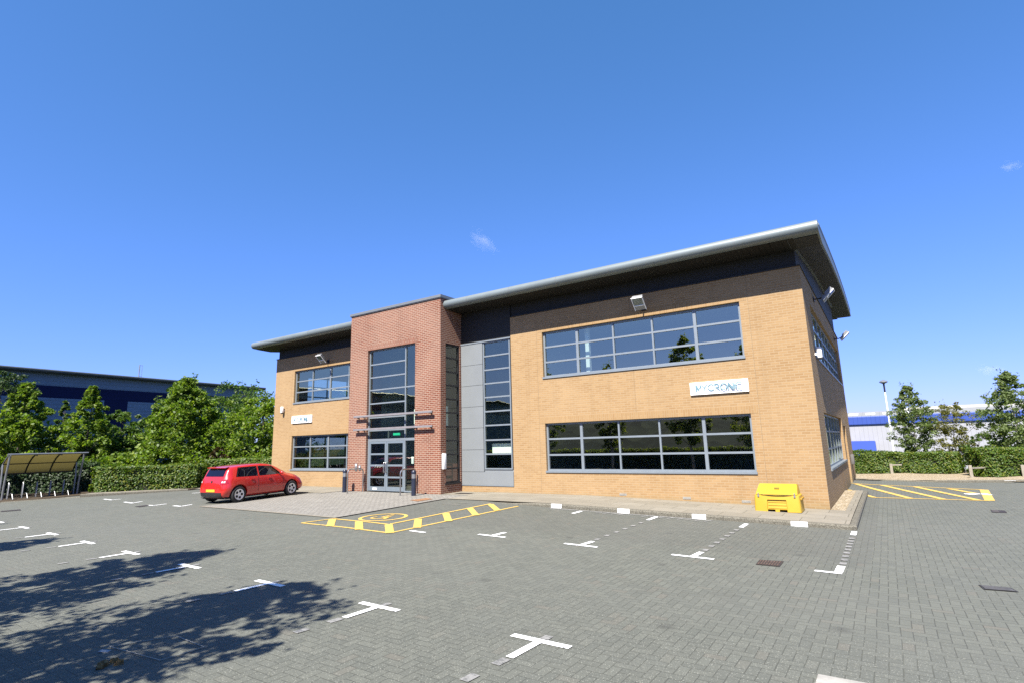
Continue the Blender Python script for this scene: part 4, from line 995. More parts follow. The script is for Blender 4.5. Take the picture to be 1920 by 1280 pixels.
        m = NB(); bmesh.ops.create_icosphere(m, subdivisions=2, radius=.1, matrix=Matrix.Translation((s*.955, .66, 1.03)) @ Matrix.Diagonal((.95, .6, .72, 1))); finish('door_mirror', m, car_red, car, smooth=True)
        m = NB(); tube(m, [(s*.82, .66, .985), (s*.92, .66, 1.0)], .03, 6); finish('mirror_stem', m, black, car)
        for y in WY:
            w = NB(); prof = [(.20, -.10), (.285, -.105), (.312, -.085), (.318, -.05), (.318, .05), (.312, .085), (.285, .105), (.215, .098), (.205, .07)]
            lathe(w, prof, seg=36); w.transform(Matrix.Translation((s*.775, y, WR)) @ Matrix.Rotation(s*PI/2, 4, 'Y')); wheel = finish('wheel', w, tyre_m, car, smooth=True, angle=50)
            w = NB(); lathe(w, [(.0005, .075), (.05, .085), (.10, .082), (.195, .092), (.212, .098), (.212, .06), (.0005, .05)][::-1], seg=36)
            w.transform(Matrix.Translation((s*.775, y, WR)) @ Matrix.Rotation(s*PI/2, 4, 'Y')); finish('rim', w, rim_m, wheel, smooth=True, angle=40)
            w = NB()
            for k in range(5):
                a = 2*PI*k/5+.3; c = (.125*math.cos(a), .125*math.sin(a))
                lathe(w, [(.052, .075), (.052, .0905), (.0005, .0905)], (c[0], c[1], 0), 14)
            w.transform(Matrix.Translation((s*.775, y, WR)) @ Matrix.Rotation(s*PI/2, 4, 'Y')); finish('rim_opening', w, black, wheel)
    patch('rear_window', [(-.55, 1.04), (.55, 1.04), (.515, 1.345), (-.515, 1.345)], 1, -1, car_glass, .006, 10, 8)
    patch('windscreen', [(-.60, 1.03), (.60, 1.03), (.50, 1.36), (-.50, 1.36)], 1, 1, car_glass, .006, 10, 8)
    patch('rear_bumper', [(-.62, .25), (.62, .25), (.62, .43), (-.62, .43)], 1, -1, plain('bumper_black', (.022, .022, .024), .5), .010, 14, 4)
    patch('front_grille', [(-.45, .30), (.45, .30), (.40, .55), (-.40, .55)], 1, 1, black, .006, 8, 4)
    patch('number_plate', [(-.26, .455), (.26, .455), (.26, .555), (-.26, .555)], 1, -1, plate_y, .014, 6, 2)
    patch('rear_badge', [(-.045, .80), (.045, .80), (.045, .885), (-.045, .885)], 1, -1, dark_m, .010, 4, 4)
    w = NB(); prism(w, [(-1.58, 1.412), (-1.735, 1.382), (-1.735, 1.366), (-1.56, 1.365)], 0, -.56, .56); finish('spoiler', w, car_red, car)
    w = NB(); bx(w, -.70, .70, -1.78, 1.85, .17, .30); finish('underbody', w, black, car)
    w = NB()
    for x in (-.52, -.44): tube(w, [(x, -1.84, .235), (x, -1.95, .235)], .03, 10)
    finish('exhaust', w, steel, car, smooth=True)
    return car
dv = np.array([-.13, .9915]); ang = math.atan2(-dv[0], dv[1]); CS = .895
rt = np.array([dv[1], -dv[0]])
mid_ = np.array([-18.20, -4.55])-rt*.80*CS
car = make_car((mid_[0], mid_[1], G(*mid_)+.012), ang)
car.scale = (CS, CS, CS)
car.rotation_euler.x = .016
# ------------------------------------------------------------------ foliage
def leaf_mesh(name, C, size, mat, parent, up=.35, seed=0, aspect=.62, face=None):
    """C: (n,3) leaf centres in local space; every leaf a small folded four-sided face"""
    r = np.random.default_rng(seed); n = len(C)
    nrm = r.normal(size=(n, 3)); nrm[:, 2] = np.abs(nrm[:, 2])*.7+up
    if face is not None: nrm = nrm*.55+face
    nrm /= np.linalg.norm(nrm, axis=1)[:, None]
    t = r.normal(size=(n, 3)); t -= nrm*(t*nrm).sum(1)[:, None]; t /= np.linalg.norm(t, axis=1)[:, None]
    b = np.cross(nrm, t); s = size*r.uniform(.6, 1.3, n)[:, None]
    v = np.stack([C-t*s*.5, C+b*s*aspect*.5-nrm*s*.1, C+t*s*.5, C-b*s*aspect*.5-nrm*s*.1], 1).reshape(-1, 3)
    me = bpy.data.meshes.new(name); me.vertices.add(4*n); me.vertices.foreach_set('co', v.ravel().astype('f4'))
    me.loops.add(4*n); me.loops.foreach_set('vertex_index', np.arange(4*n, dtype='i4'))
    me.polygons.add(n); me.polygons.foreach_set('loop_start', np.arange(0, 4*n, 4, dtype='i4')); me.polygons.foreach_set('loop_total', np.full(n, 4, dtype='i4'))
    me.update(calc_edges=True); me.validate(); me.materials.append(mat)
    o = bpy.data.objects.new(name, me); COL.objects.link(o)
    if parent is not None: o.parent = parent
    return o
def prof_maple(t): return np.clip((1-t), 0, 1)**.72*np.clip(t*3.2+.42, 0, 1)
def prof_round(t): return np.sqrt(np.clip(1-((t-.46)/.56)**2, 0, 1))
def prof_birch(t): return np.clip(np.sin(PI*np.clip(t*.88+.10, 0, 1)), 0, 1)**.85*(1-.30*t)
def prof_spire(t): return np.clip(1.02-t, 0, 1)**.9*.9*np.clip(t*5+.3, 0, 1)
def tree(name, label, cat, x, y, z0, H, R, prof, mat, seed, base=.12, clumps=130, per=60, size=.16, cl=.30, group=None, bk=None, trunk_r=.09, lean=0, sx=1, wisp=0):
    r = np.random.default_rng(seed)
    o = thing(name, label, cat, (x, y, z0), 0, group)
    t = r.beta(1.15, 1.25, clumps); rad = np.sqrt(r.uniform(.06, 1, clumps)); ang = r.uniform(0, 2*PI, clumps)
    lob = 1+.20*np.sin(ang*2+seed)+.14*np.sin(ang*3+seed*1.7+t*5)
    w = prof(t)*R*lob*rad
    cz = H*(base+(1-base)*t)
    cc = np.stack([w*np.cos(ang)*sx+lean*t*H, w*np.sin(ang), cz], 1)
    cr_ = cl*R*.55*(.65+.7*r.uniform(size=clumps))*np.clip(prof(t)*.8+.35, .3, 1)
    P = []
    for c, q in zip(cc, cr_):
        k = int(per*(.6+.8*r.uniform())); d = r.normal(size=(k, 3)); d /= np.linalg.norm(d, axis=1)[:, None]
        d *= (r.uniform(.25, 1, k)**.6)[:, None]*q; d[:, 2] *= .72; d[:, 2] -= .18*q
        P.append(c+d)
    if wisp:
        k = wisp; tt = r.uniform(.55, 1.06, k); aa = r.uniform(0, 2*PI, k); ww = (prof(np.clip(tt, 0, .97))*1.12+.06)*R
        tips = np.stack([ww*np.cos(aa)*sx+lean*tt*H, ww*np.sin(aa), H*(base+(1-base)*tt)], 1)
        for q in tips: P.append(q*np.array([.93, .93, .985])+r.normal(size=(9, 3))*np.array([.09, .09, .13]))
    P = np.concatenate(P); P[:, 2] = np.maximum(P[:, 2], .05)
    leaf_mesh('crown', P, size, mat, o, seed=seed)
    bm = NB(); top = H*.86
    n = 7; pts = [(lean*H*i/n+.05*math.sin(i*1.3+seed)*(i > 0), .05*math.cos(i*1.7+seed)*(i > 0), top*i/n-(.15 if i == 0 else 0)) for i in range(n+1)]
    tube(bm, pts, [trunk_r*(1-.86*i/n) for i in range(n+1)], 7)
    for i in r.choice(clumps, min(22, clumps), replace=False):
        c = cc[i]; a = max(.25*H*base+.3, c[2]-.55*math.hypot(c[0], c[1])-.2); a = min(a, top*.95); k = a/top
        p0 = Vector((lean*a, 0, a)); m = Vector(((p0.x+c[0])/2, c[1]/2, a+(c[2]-a)*.38)); tube(bm, [p0, m, Vector(c)], [trunk_r*.45*(1-k*.7), trunk_r*.28*(1-k*.6), .008], 5)
    finish('trunk', bm, bk or bark, o, smooth=True)
    return o
def hedge(label, pts, w, h, mat, seed, z0, dens=900, size=.085, group=None, ragged=.05):
    """clipped hedge along a polyline: leaves over a dark twiggy core"""
    r = np.random.default_rng(seed); p0 = Vector((*pts[0], z0)); o = thing('hedge', label, 'hedge', p0, 0, group)
    P = []; FN = []; bm = NB()
    L = [0]
    for a, b in zip(pts, pts[1:]): L.append(L[-1]+math.hypot(b[0]-a[0], b[1]-a[1]))
    xs = np.array([p[0] for p in pts]); ys = np.array([p[1] for p in pts]); tot = L[-1]
    def frame(s):
        x = np.interp(s, L, xs); y = np.interp(s, L, ys); e = .25
        dx = np.interp(s+e, L, xs)-np.interp(s-e, L, xs); dy = np.interp(s+e, L, ys)-np.interp(s-e, L, ys); q = math.hypot(dx, dy) or 1
        return x, y, dx/q, dy/q
    area = tot*(2*h+w)+2*w*h; n = int(area*dens)
    # bumpy outer skin
    ph = r.uniform(0, 6.28, 6)
    def bumpf(s, q): return .06*np.sin(s*1.7+ph[0])+.045*np.sin(s*3.9+q*2.3+ph[1])+.03*np.sin(s*8.3+q*6+ph[2])+.03*np.sin(q*7+ph[3])
    S = r.uniform(-.0, tot, n); Q = r.uniform(0, 2*h+w, n)
    endn = int(n*2*w*h/area)
    for s, q in zip(S, Q):
        x, y, tx, ty = frame(s)
        d = -abs(r.normal())*.07+bumpf(s, q)+r.normal()*ragged*.5
        e = min(s, tot-s); taper = min(1, .55+e*1.6)
        if q < h: off, zz = -w/2*taper-d, q
        elif q < h+w: off, zz = (-w/2+(q-h))*taper, (h+d+.05*math.sin(s*.9+ph[4]))*(.86+.14*min(1, e/.6))-.10*abs(2*(q-h)/w-1)**3
        else: off, zz = w/2*taper+d, h-(q-h-w)
        if zz > h*.85: off *= .96
        P.append((x-ty*off-p0.x, y+tx*off-p0.y, max(.03, zz))); FN.append((ty, -tx, .25) if q < h else ((0, 0, 1) if q < h+w else (-ty, tx, .25)))
    for k in range(endn):
        s = 0 if k % 2 else tot; x, y, tx, ty = frame(min(max(s, .01), tot-.01)); sg = -1 if s == 0 else 1
        off = r.uniform(-.5, .5)*w*.8; zz = r.uniform(.02, h); d = -abs(r.normal())*.05+bumpf(zz*3, off*4)+.12*(1-(2*off/w)**2)
        P.append((x+tx*sg*d-ty*off-p0.x, y+ty*sg*d+tx*off-p0.y, zz)); FN.append((tx*sg, ty*sg, .25))
    leaf_mesh('foliage', np.array(P), size, mat, o, up=.1, seed=seed, face=np.array(FN))
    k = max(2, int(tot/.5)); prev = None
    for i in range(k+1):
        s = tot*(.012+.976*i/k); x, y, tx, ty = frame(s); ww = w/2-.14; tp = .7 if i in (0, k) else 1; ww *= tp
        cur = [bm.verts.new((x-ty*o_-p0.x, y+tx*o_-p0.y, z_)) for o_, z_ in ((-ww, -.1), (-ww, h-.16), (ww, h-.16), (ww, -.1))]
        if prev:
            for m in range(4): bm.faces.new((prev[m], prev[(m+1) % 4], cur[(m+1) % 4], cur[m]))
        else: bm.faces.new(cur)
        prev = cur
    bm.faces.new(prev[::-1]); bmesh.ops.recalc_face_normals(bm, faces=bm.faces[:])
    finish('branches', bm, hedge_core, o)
    return o
def ttree(u, vt, D, hw, prof, mat, seed, label, name='deciduous_tree', cat='tree', z0=.15, u0=None, **k):
    p = at(u if u0 is None else u0, vt, D); x, y = p[0], p[1]; top = p[2]
    R = hw*D/FPX*1.14
    return tree(name, label, cat, x, y, z0, (top-z0)/1.0, R, prof, mat, seed, **k)
gl = 'trees behind the left hedge'
ttree(8, 694, 40, 62, prof_round, leaf_c, 3, 'dark green tree at the far left edge, against the warehouse wall', group=gl, clumps=170, per=64, base=.06, size=.19)
ttree(52, 717, 33, 66, prof_maple, leaf_a, 5, 'bright green bushy tree with a thin leading shoot above the cycle shelter', group=gl, clumps=190, per=66, base=.05, cl=.27, wisp=6, size=.19)
ttree(176, 721, 32, 62, prof_maple, leaf_a, 8, 'bright green pointed tree right of the cycle shelter roof', group=gl, clumps=180, per=66, base=.05, cl=.27, size=.19)
ttree(124, 748, 36, 34, prof_spire, leaf_b, 13, 'thin wispy young tree between the two bright pointed trees', group=gl, clumps=80, per=40, base=.05, size=.16)
ttree(232, 768, 35, 42, prof_round, leaf_b, 17, 'short tree right of the bright pointed tree, below the navy cladding', group=gl, clumps=110, per=60, base=.05, size=.18)
ttree(282, 780, 34, 42, prof_round, leaf_b, 21, 'low rounded tree left of the tallest tree, under the pale cladding', group=gl, clumps=120, per=60, base=.05, size=.18)
ttree(352, 706, 33, 98, prof_maple, leaf_a, 23, 'tallest broad green tree reaching above the warehouse eave', group=gl, clumps=320, per=72, base=.04, cl=.25, wisp=8, size=.19)
ttree(440, 716, 40, 84, prof_round, leaf_b, 29, 'airy tree with sparse twigs on top, behind the broad tall tree', group=gl, clumps=230, per=56, base=.05, cl=.24, wisp=26, size=.17)
ttree(497, 744, 34, 72, prof_round, leaf_a, 31, 'rounded green tree touching the left end of the office', group=gl, clumps=230, per=66, base=.05, size=.19)
gs = 'shrubs under the left trees'
for (u, vt, D, hw, m_, s, lab) in ((20, 800, 37, 50, leaf_b, 41, 'mid green shrub at the left edge, behind the cycle shelter roof'), (118, 795, 34.5, 58, leaf_b, 43, 'mid green shrub filling the gap behind the cycle shelter'), (212, 815, 33, 52, leaf_b, 47, 'green shrub behind the left end of the hedge'),
                                   (287, 822, 34.5, 60, leaf_b, 53, 'green shrub behind the middle of the hedge'), (415, 838, 31.5, 26, leaf_r, 59, 'brownish shrub just above the hedge by the red car'), (455, 830, 33.5, 58, leaf_c, 61, 'dark green shrub beside the office wall above the hedge')):
    ttree(u, vt, D, hw, prof_round, m_, s, lab, name='shrub', cat='shrub', group=gs, clumps=110, per=56, base=.0, trunk_r=.03, size=.17)
for (x, y, H_, R_, s, lab) in ((-33.0, -13.2, 6.2, 2.3, 151, 'unseen tree left of the cycle shelter, added to shade its back'), (-38.5, -15.5, 7.0, 2.3, 153, 'unseen tree farthest left beside the planting bed')):
    tree('deciduous_tree', lab, 'tree', x, y, .1, H_, R_, prof_round, leaf_b, s, base=.05, clumps=160, per=60, size=.18, group=gl)  # trees out of view, added to throw shade over the shelter and its hedge
for (u, D, s, lab) in ((-90, 33, 65, 'green tree past the left edge of the view, behind the cycle shelter'),):
    pass
# hedges on the left
gh = 'clipped hedges around the car park'
hedge('clipped hedge with rounded bright end beside the cycle shelter', [(-30.05, -5.85), (-29.4, -5.1), (-28.3, -3.4), (-27.5, -2.15)], 1.35, 1.16, leaf_h, 71, .18, dens=800, size=.105, group=gh)
hedge('sunlit yellow-green hedge behind the red car', [(-28.9, -1.35), (-27.0, .4), (-25.6, 1.9)], 1.2, 1.34, leaf_h, 73, .18, dens=680, size=.105, group=gh)
hedge('dark hedge behind the cycle shelter stands', [(-34.6, -11.5), (-33.3, -7.4), (-32.0, -5.2)], 1.1, 1.35, leaf_c, 77, .18, dens=420, size=.12, group=gh)
# hedges on the right
hedge('clipped hedge at the back of the gravel, from the office corner to the gap', [(-.8, 17.9), (1.8, 18.25), (4.25, 18.35)], 1.1, 1.06, leaf_h, 79, -.08, dens=950, size=.085, group=gh)
hedge('taller clipped hedge right of the gap behind the timber post', [(4.62, 15.95), (6.6, 16.9), (10.5, 18.6)], 1.3, 1.27, leaf_h, 83, -.08, dens=950, size=.085, group=gh)
# trees on the right
gr = 'young trees behind the right hedge'
tree('birch_tree', 'airy young tree in front of the white shed, next to the lamp post', 'tree', 2.66, 19.6, -.1, 4.55, 1.22, prof_birch, leaf_w, 91, base=.21, clumps=270, per=44, size=.105, cl=.27, group=gr, bk=birch, trunk_r=.05, wisp=16, sx=1.0)
tree('olive_tree', 'yellowish feathery tree between the two darker young trees', 'tree', 4.36, 19.9, -.1, 3.55, 1.02, prof_round, leaf_o, 95, base=.12, clumps=170, per=44, size=.09, cl=.32, group=gr, trunk_r=.04, wisp=14)
tree('birch_tree', 'tall dark young tree at the right edge behind the hedge', 'tree', 6.75, 19.4, -.1, 4.95, 1.45, prof_birch, leaf_w, 97, base=.10, clumps=360, per=46, size=.115, cl=.27, group=gr, bk=birch, trunk_r=.06, wisp=18)
tree('shrub', 'loose shrub under the tall dark tree at the right edge', 'shrub', 5.2, 18.9, -.1, 1.9, .95, prof_round, leaf_b, 99, base=.05, clumps=60, per=34, size=.1, group=gs, trunk_r=.025)
# trees and hedge behind the viewer: they throw the shadows and fill the reflections
gb_ = 'young birches along the edge of the car park'
for x, y, H_, R_, s, lab in ((-4.9, -17.9, 7.7, 1.9, 101, 'birch casting the shadow nearest the viewer'), (-8.7, -17.8, 8.5, 1.75, 103, 'birch casting the middle shadow across the bay marks'), (-14.1, -17.8, 7.3, 1.3, 107, 'birch casting the far shadow at the left edge'), (-19.3, -18.0, 7.4, 1.5, 109, 'birch farthest along the row, mirrored at the left of the windows')):
    tree('birch_tree', lab, 'tree', x, y, 0, H_, R_, prof_birch, leaf_k, s, base=.20, clumps=260, per=64, size=.125, cl=.27, group=gb_, bk=birch, trunk_r=.10, wisp=22)
hedge('long hedge along the car park edge mirrored in the lower windows', [(-30, -20.6), (-14, -20.6), (3.5, -20.6)], 1.1, 1.35, leaf_k, 111, 0, dens=300, size=.13, group=gh)
# wooded hill mirrored in the glass
r_ = np.random.default_rng(5); bm = NB(); xs = np.linspace(-420, 320, 150); rows = [(-70, -.4), (-95, .35), (-125, .8), (-170, 1.0), (-240, .6)]
V = []
for y, k in rows:
    V.append([bm.verts.new((x, y, -.6+k*(15+5*math.sin(x*.011+1)+3*math.sin(x*.033)) + (k > .2)*r_.uniform(-1.2, 1.6))) for x in xs])
for a, b in zip(V, V[1:]):
    for i in range(len(xs)-1): bm.faces.new((a[i], a[i+1], b[i+1], b[i]))
struct(finish('wooded_hill', bm, speckle('woodland', [(0, (.018, .028, .018)), (.5, (.034, .05, .03)), (1, (.07, .09, .05))], .35, .95, .3, .5), smooth=True))
# ------------------------------------------------------------------ cycle shelter with stands
S0 = (-30.62, -9.02); S1 = (-30.62, -6.30)
sh = thing('cycle_shelter', 'open cycle shelter with curved yellowed roof and grey posts', 'cycle shelter', (S0[0], S0[1], .07))
Ls = S1[1]-S0[1]; Dp = 1.25
archp = [(.10, 1.90), (.0, 1.955), (-.25, 1.90), (-.55, 1.76), (-.85, 1.55), (-1.10, 1.29), (-1.22, 1.10)]
m, nt, b = nodes_of('yellowed_polycarbonate')
b.inputs['Base Color'].default_value = (.21, .185, .085, 1); b.inputs['Roughness'].default_value = .45
tr = nt.nodes.new('ShaderNodeBsdfTranslucent'); tr.inputs[0].default_value = (.40, .36, .20, 1); mx = nt.nodes.new('ShaderNodeMixShader'); mx.inputs[0].default_value = .6
nt.links.new(b.outputs[0], mx.inputs[1]); nt.links.new(tr.outputs[0], mx.inputs[2]); nt.links.new(mx.outputs[0], nt.nodes['Material Output'].inputs[0]); poly_yel = m
nb = 3
for k in range(nb):
    bm = NB(); y0, y1 = Ls*k/nb+.03, Ls*(k+1)/nb-.03
    prism(bm, [(x, z+.012) for x, z in archp[1:]]+[(x, z+.004) for x, z in archp[:0:-1]], 1, y0, y1)
    finish('roof_panel', bm, poly_yel, sh, smooth=True)
for k in range(nb+1):
    bm = NB(); tube(bm, [(x, Ls*k/nb, z-.02) for x, z in archp], .03, 8); finish('rib', bm, galv if k == 0 else dark_m, sh, smooth=True)
bm = NB(); tube(bm, [(.06, -.10, 1.955), (.06, Ls+.14, 1.955)], .035, 8); tube(bm, [(-.03, -.1, 1.93), (-.03, Ls+.1, 1.93)], .02, 6); finish('front_rail', bm, galv, sh, smooth=True)
bm = NB(); tube(bm, [(-.85, 0, 1.53), (-.85, Ls, 1.53)], .022, 6); tube(bm, [(-1.2, -.05, 1.08), (-1.2, Ls+.05, 1.08)], .028, 6); finish('rear_rail', bm, dark_m, sh, smooth=True)
for y in (0, Ls):
    bm = NB(); tube(bm, [(-.34, y, -.05), (-.30, y, .55), (-.19, y, 1.15), (.0, y, 1.90)], .042, 9); finish('post', bm, galv, sh, smooth=True)
    bm = NB(); tube(bm, [(-.80, y, -.05), (-.77, y, .8), (-.85, y, 1.53)], .038, 9); finish('post', bm, galv, sh, smooth=True)
for k in range(5):
    y = -8.75+k*.50; st_ = thing('cycle_stand', ['cycle stand at the left end of the shelter', 'second cycle stand from the left under the shelter', 'middle cycle stand under the shelter', 'fourth cycle stand from the left under the shelter', 'cycle stand at the right end of the shelter'][k], 'cycle stand', (-30.95, y, .07), 0, 'steel cycle stands under the shelter')
    bm = NB(); tube(bm, [(-.45, 0, -.03), (-.45, 0, .62), (-.40, 0, .70), (-.34, 0, .62), (-.34, 0, .0)], .022, 7); finish('upright', bm, galv, st_, smooth=True)
    bm = NB(); tube(bm, [(-.34, 0, .12), (0, 0, .25), (.22, 0, .23), (.40, 0, .02)], .020, 7); bx(bm, .10, .42, -.035, .035, .0, .012); finish('wheel_guide', bm, steel, st_, smooth=True)
# low rail and small sign beside the hedge end
rl = thing('handrail', 'dark sloping handrail between the cycle shelter and the hedge', 'handrail', (-30.6, -5.9, .17))
bm = NB(); tube(bm, [(0, 0, -.05), (0, 0, .78), (-.25, 1.0, .98), (-.25, 1.0, -.05)], .022, 7); finish('rail', bm, dark_m, rl, smooth=True)
bm = NB(); tube(bm, [(-.02, .1, .45), (-.24, .95, .55)], .015, 6); finish('lower_rail', bm, dark_m, rl, smooth=True)
# ------------------------------------------------------------------ warehouse on the left
wd = np.array([-.07, .9975]); w0 = np.array([-57.15, -3.96]); wn = np.array([wd[1], -wd[0]])
wa_ = math.atan2(-wd[0], wd[1])
wh = thing('warehouse', 'large warehouse with grey and navy cladding behind the left trees', 'warehouse', (w0[0], w0[1], -.4), wa_)
y0, y1, ze = -70, 22.9, 9.55
def wpanel(ya, yb, za, zb, mat, d=0.0): 
    bm = NB(); bx(bm, -.3, d, ya, yb, za, zb); return bm
bm = NB(); bx(bm, -60, -.31, y0, y1, 0, ze-.1); finish('wall', bm, clad_grey, wh)
bm = NB(); bx(bm, -.30, 0, y0, y1, 8.25, ze-.2); finish('cladding_band', bm, clad_grey, wh)
bm = NB(); bx(bm, -.30, .0, y0, y1, 7.22, 8.246); finish('navy_band', bm, clad_navy, wh)
def ypx(u):   # where a pixel column meets the wall line
    d = ray(u, 740); a = np.array([[d[0], -wd[0]], [d[1], -wd[1]]]); s = np.linalg.solve(a, w0-CAM[:2]); return s[1]
ya, yb = ypx(197), ypx(241)
bm = NB(); bx(bm, -.30, .0, ya, yb, 0, 7.216); finish('navy_panel', bm, clad_navy, wh)
bm = NB(); bx(bm, -.30, .0, y0, ya-.005, 0, 7.216); bx(bm, -.30, .0, yb+.005, y1, 0, 7.216); finish('cladding_panel', bm, clad_grey, wh)
bm = NB(); prism(bm, [(-1, ze-.3), (.62, ze-.28), (.74, ze-.2), (.76, ze-.08), (.70, ze), (-1, ze+.12), (-30, ze+3.0), (-60, ze), (-60, ze-.3)], 1, y0-.6, y1+.8); finish('roof', bm, plain('dark_roof_metal', (.115, .13, .125), .45, .2, .1, 1), wh, smooth=True)
yy = ypx(286)
an = thing('antenna', 'thin antenna mast on the warehouse roof', 'antenna', (w0[0]+wd[0]*yy-wn[0]*3, w0[1]+wd[1]*yy-wn[1]*3, 9.1))
bm = NB(); tube(bm, [(0, 0, 0), (0, 0, 1.75)], .05, 6); finish('mast', bm, galv, an)
bm = NB(); tube(bm, [(0, .25, .5), (0, .25, 1.75)], .018, 6); tube(bm, [(0, 0, 1.7), (0, .25, 1.7)], .015, 6); tube(bm, [(0, 0, .6), (0, .25, .6)], .015, 6); finish('aerial', bm, galv, an)
# ------------------------------------------------------------------ shed on the right
gz_ = -2.9; Yf = 70
sd = thing('industrial_shed', 'low white shed with blue eaves band beyond the right hedge', 'shed', (6, Yf, gz_))
X0, X1 = -36, 44
slope = -.034
def zs(x, z): return z+slope*x
def shear(bm):
    for v in bm.verts: pass
    return bm
bm = NB(); bx(bm, X0, X1, 0, 30, 0, 3.30-gz_-.0+0); finish('wall', bm, clad_white, sd)
bm = NB(); bx(bm, X0-.1, X1+.1, -.22, 29, 3.20-gz_, 4.32-gz_, bev=.10); finish('eaves_band', bm, clad_blue, sd)
bm = NB(); prism(bm, [(-.1, 4.30-gz_), (10, 5.25-gz_), (20, 4.9-gz_), (20, 4.30-gz_)], 0, X0, X1); finish('roof', bm, shed_roof, sd)
for k, x in enumerate((-8.6, -6.6, -4.6, -2.4)):
    bm = NB(); prism(bm, [(3.0, 4.61-gz_), (6.0, 4.895-gz_), (6.0, 4.93-gz_), (3.0, 4.645-gz_)], 0, x, x+1.1); finish('rooflight', bm, white_p, sd)
bm = NB(); prism(bm, [(-.02, 1.12-gz_), (-.9, 1.05-gz_), (-1.35, -.75-gz_), (-.02, -.75-gz_)], 0, -14.0, -5.85); bmesh.ops.bevel(bm, geom=bm.edges[:], offset=.08, segments=2, affect='EDGES'); finish('dock_canopy', bm, blue_box, sd, smooth=True)
u2 = thing('pale_warehouse', 'second pale building with a cream roof edge behind the white shed', 'warehouse', (18, 104, gz_))
bm = NB(); bx(bm, -13.5, 40, 0, 20, 0, 5.9-gz_); finish('wall', bm, plain('cream_wall', (.42, .41, .37), .7), u2); bm = NB(); prism(bm, [(-.4, 5.85-gz_), (0, 6.4-gz_), (10, 6.9-gz_), (20.4, 5.85-gz_)], 0, -14.1, 40); finish('roof', bm, plain('cream_roof', (.50, .47, .40), .6), u2)
# lamp post
lp = thing('lamp_post', 'tall white lamp post with a flat dark head in front of the white shed', 'lamp post', (1.83, 44.5, -2.95))
bm = NB(); lathe(bm, [(.11, 0), (.10, 1.2), (.075, 1.25), (.06, 8.75)], seg=14); finish('column', bm, white_p, lp, smooth=True)
bm = NB(); lathe(bm, [(.07, 8.7), (.075, 9.45)], seg=12); finish('neck', bm, dark_m, lp, smooth=True)
bm = NB(); lathe(bm, [(.06, 9.42), (.10, 9.48), (.34, 9.60), (.34, 9.67), (.24, 9.76), (.0005, 9.86)], seg=20); finish('lamp_head', bm, galv, lp, smooth=True)
# timber knee rail in front of the right hedge
kr = thing('knee_rail', 'low weathered timber rail on posts in front of the right hedge', 'fence', (1.45, 17.2, -.09))
for x, y, h in ((0, 0, .52), (2.88, -2.35, .55), (4.75, -1.35, .52)):
    bm = NB(); bx(bm, x-.06, x+.06, y-.06, y+.06, -.1, h, bev=.012); o = finish('post', bm, wood_grey, kr)
bm = NB(); tube(bm, [(-.02, .03, .46), (.45, .20, .46)], .04, 4); finish('rail', bm, wood_grey, kr)
bm = NB(); tube(bm, [(2.9, -2.3, .42), (3.6, -1.45, .42), (7.5, .55, .42)], .04, 4); finish('rail', bm, wood_grey, kr)
# ------------------------------------------------------------------ two small wisps of cloud, far off
m, nt, b = nodes_of('cloud_wisp'); nt.nodes.remove(b)
vt = nt.nodes.new('ShaderNodeVolumePrincipled'); tc = nt.nodes.new('ShaderNodeTexCoord')
ln = nt.nodes.new('ShaderNodeVectorMath'); ln.operation = 'LENGTH'; nt.links.new(tc.outputs['Object'], ln.inputs[0])
fall = M(nt, 'MAXIMUM', 0, M(nt, 'SUBTRACT', 1, ln.outputs['Value']))
nz = noise(nt, 2.1, 5, .65, tc.outputs['Object'])
den = M(nt, 'MULTIPLY', M(nt, 'MAXIMUM', 0, M(nt, 'SUBTRACT', M(nt, 'MULTIPLY', M(nt, 'ADD', nz, M(nt, 'MULTIPLY', fall, .35)), 1), .62)), .030)
nt.links.new(den, vt.inputs['Density']); vt.inputs['Color'].default_value = (1, 1, 1, 1); vt.inputs['Anisotropy'].default_value = .0
nt.links.new(vt.outputs[0], nt.nodes['Material Output'].inputs['Volume'])
for (u, v, D, sx_, sz_, rot) in ((905, 452, 1500, 62, 30, .75), (1856, 692, 1700, 52, 22, .1), (1895, 312, 1500, 34, 16, .2)):
    bm = NB(); bmesh.ops.create_icosphere(bm, subdivisions=3, radius=1.0); o = struct(finish('cloud', bm, m))
    o.location = at(u, v, D); o.scale = (sx_, 30, sz_); o.rotation_euler = (0, rot, YAW*-1)
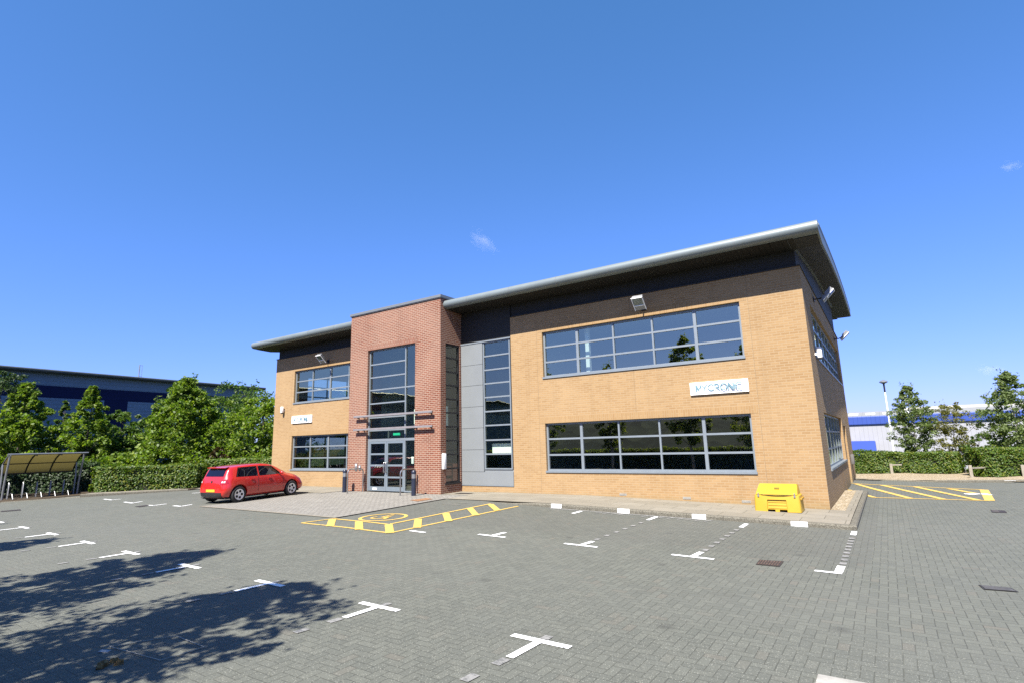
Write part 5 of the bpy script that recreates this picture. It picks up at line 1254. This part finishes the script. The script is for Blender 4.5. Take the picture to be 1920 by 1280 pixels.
# ------------------------------------------------------------------ light, sky, camera
EL = math.radians(50.5); AZ = math.atan2(.16, 1)      # sun stands at azimuth AZ east of -Y
sdir = Vector((math.sin(AZ)*math.cos(EL), -math.cos(AZ)*math.cos(EL), math.sin(EL)))
sl = bpy.data.lights.new('sun', 'SUN'); sl.energy = 5.0; sl.angle = math.radians(.53); sl.color = (1.0, .955, .885)
so = bpy.data.objects.new('sun', sl); COL.objects.link(so); so.rotation_euler = sdir.to_track_quat('Z', 'Y').to_euler(); so.location = (0, -20, 60)
w = bpy.data.worlds.new('World'); sc.world = w; w.use_nodes = True
nt = w.node_tree; bg = nt.nodes['Background']; sky = nt.nodes.new('ShaderNodeTexSky'); sky.sky_type = 'NISHITA'; sky.sun_disc = False
sky.sun_elevation = EL; sky.sun_rotation = math.atan2(sdir.x, sdir.y)
sky.altitude = 60; sky.air_density = 1.0; sky.dust_density = .3; sky.ozone_density = 3.0
sr = nt.nodes.new('ShaderNodeSeparateColor'); nt.links.new(sky.outputs[0], sr.inputs[0]); cr_ = nt.nodes.new('ShaderNodeCombineColor')
for k, (p_, q_) in enumerate(((.90, .598), (.645, 1.136), (.88, 1.535))): nt.links.new(M(nt, 'MULTIPLY', M(nt, 'POWER', sr.outputs[k], p_), q_), cr_.inputs[k])
nt.links.new(cr_.outputs[0], bg.inputs[0]); bg.inputs[1].default_value = .0640
cd = bpy.data.cameras.new('camera'); co = bpy.data.objects.new('camera', cd); COL.objects.link(co); sc.camera = co
cd.sensor_width = 36; cd.sensor_fit = 'HORIZONTAL'; cd.lens = 36*FPX/1920; cd.clip_start = .05; cd.clip_end = 6000
mt = Matrix.Identity(4)
for i in range(3): mt[i][0] = AX[0][i]; mt[i][1] = AX[1][i]; mt[i][2] = -AX[2][i]; mt[i][3] = CAM[i]
co.matrix_world = mt
vs = sc.view_settings; vs.view_transform = 'Standard'; vs.look = 'None'; vs.exposure = 1.50; vs.gamma = 1; vs.use_curve_mapping = False
sc.render.engine = 'CYCLES'; sc.cycles.max_bounces = 8; sc.cycles.transparent_max_bounces = 12; sc.cycles.use_denoising = False
sc.cycles.sample_clamp_indirect = 6
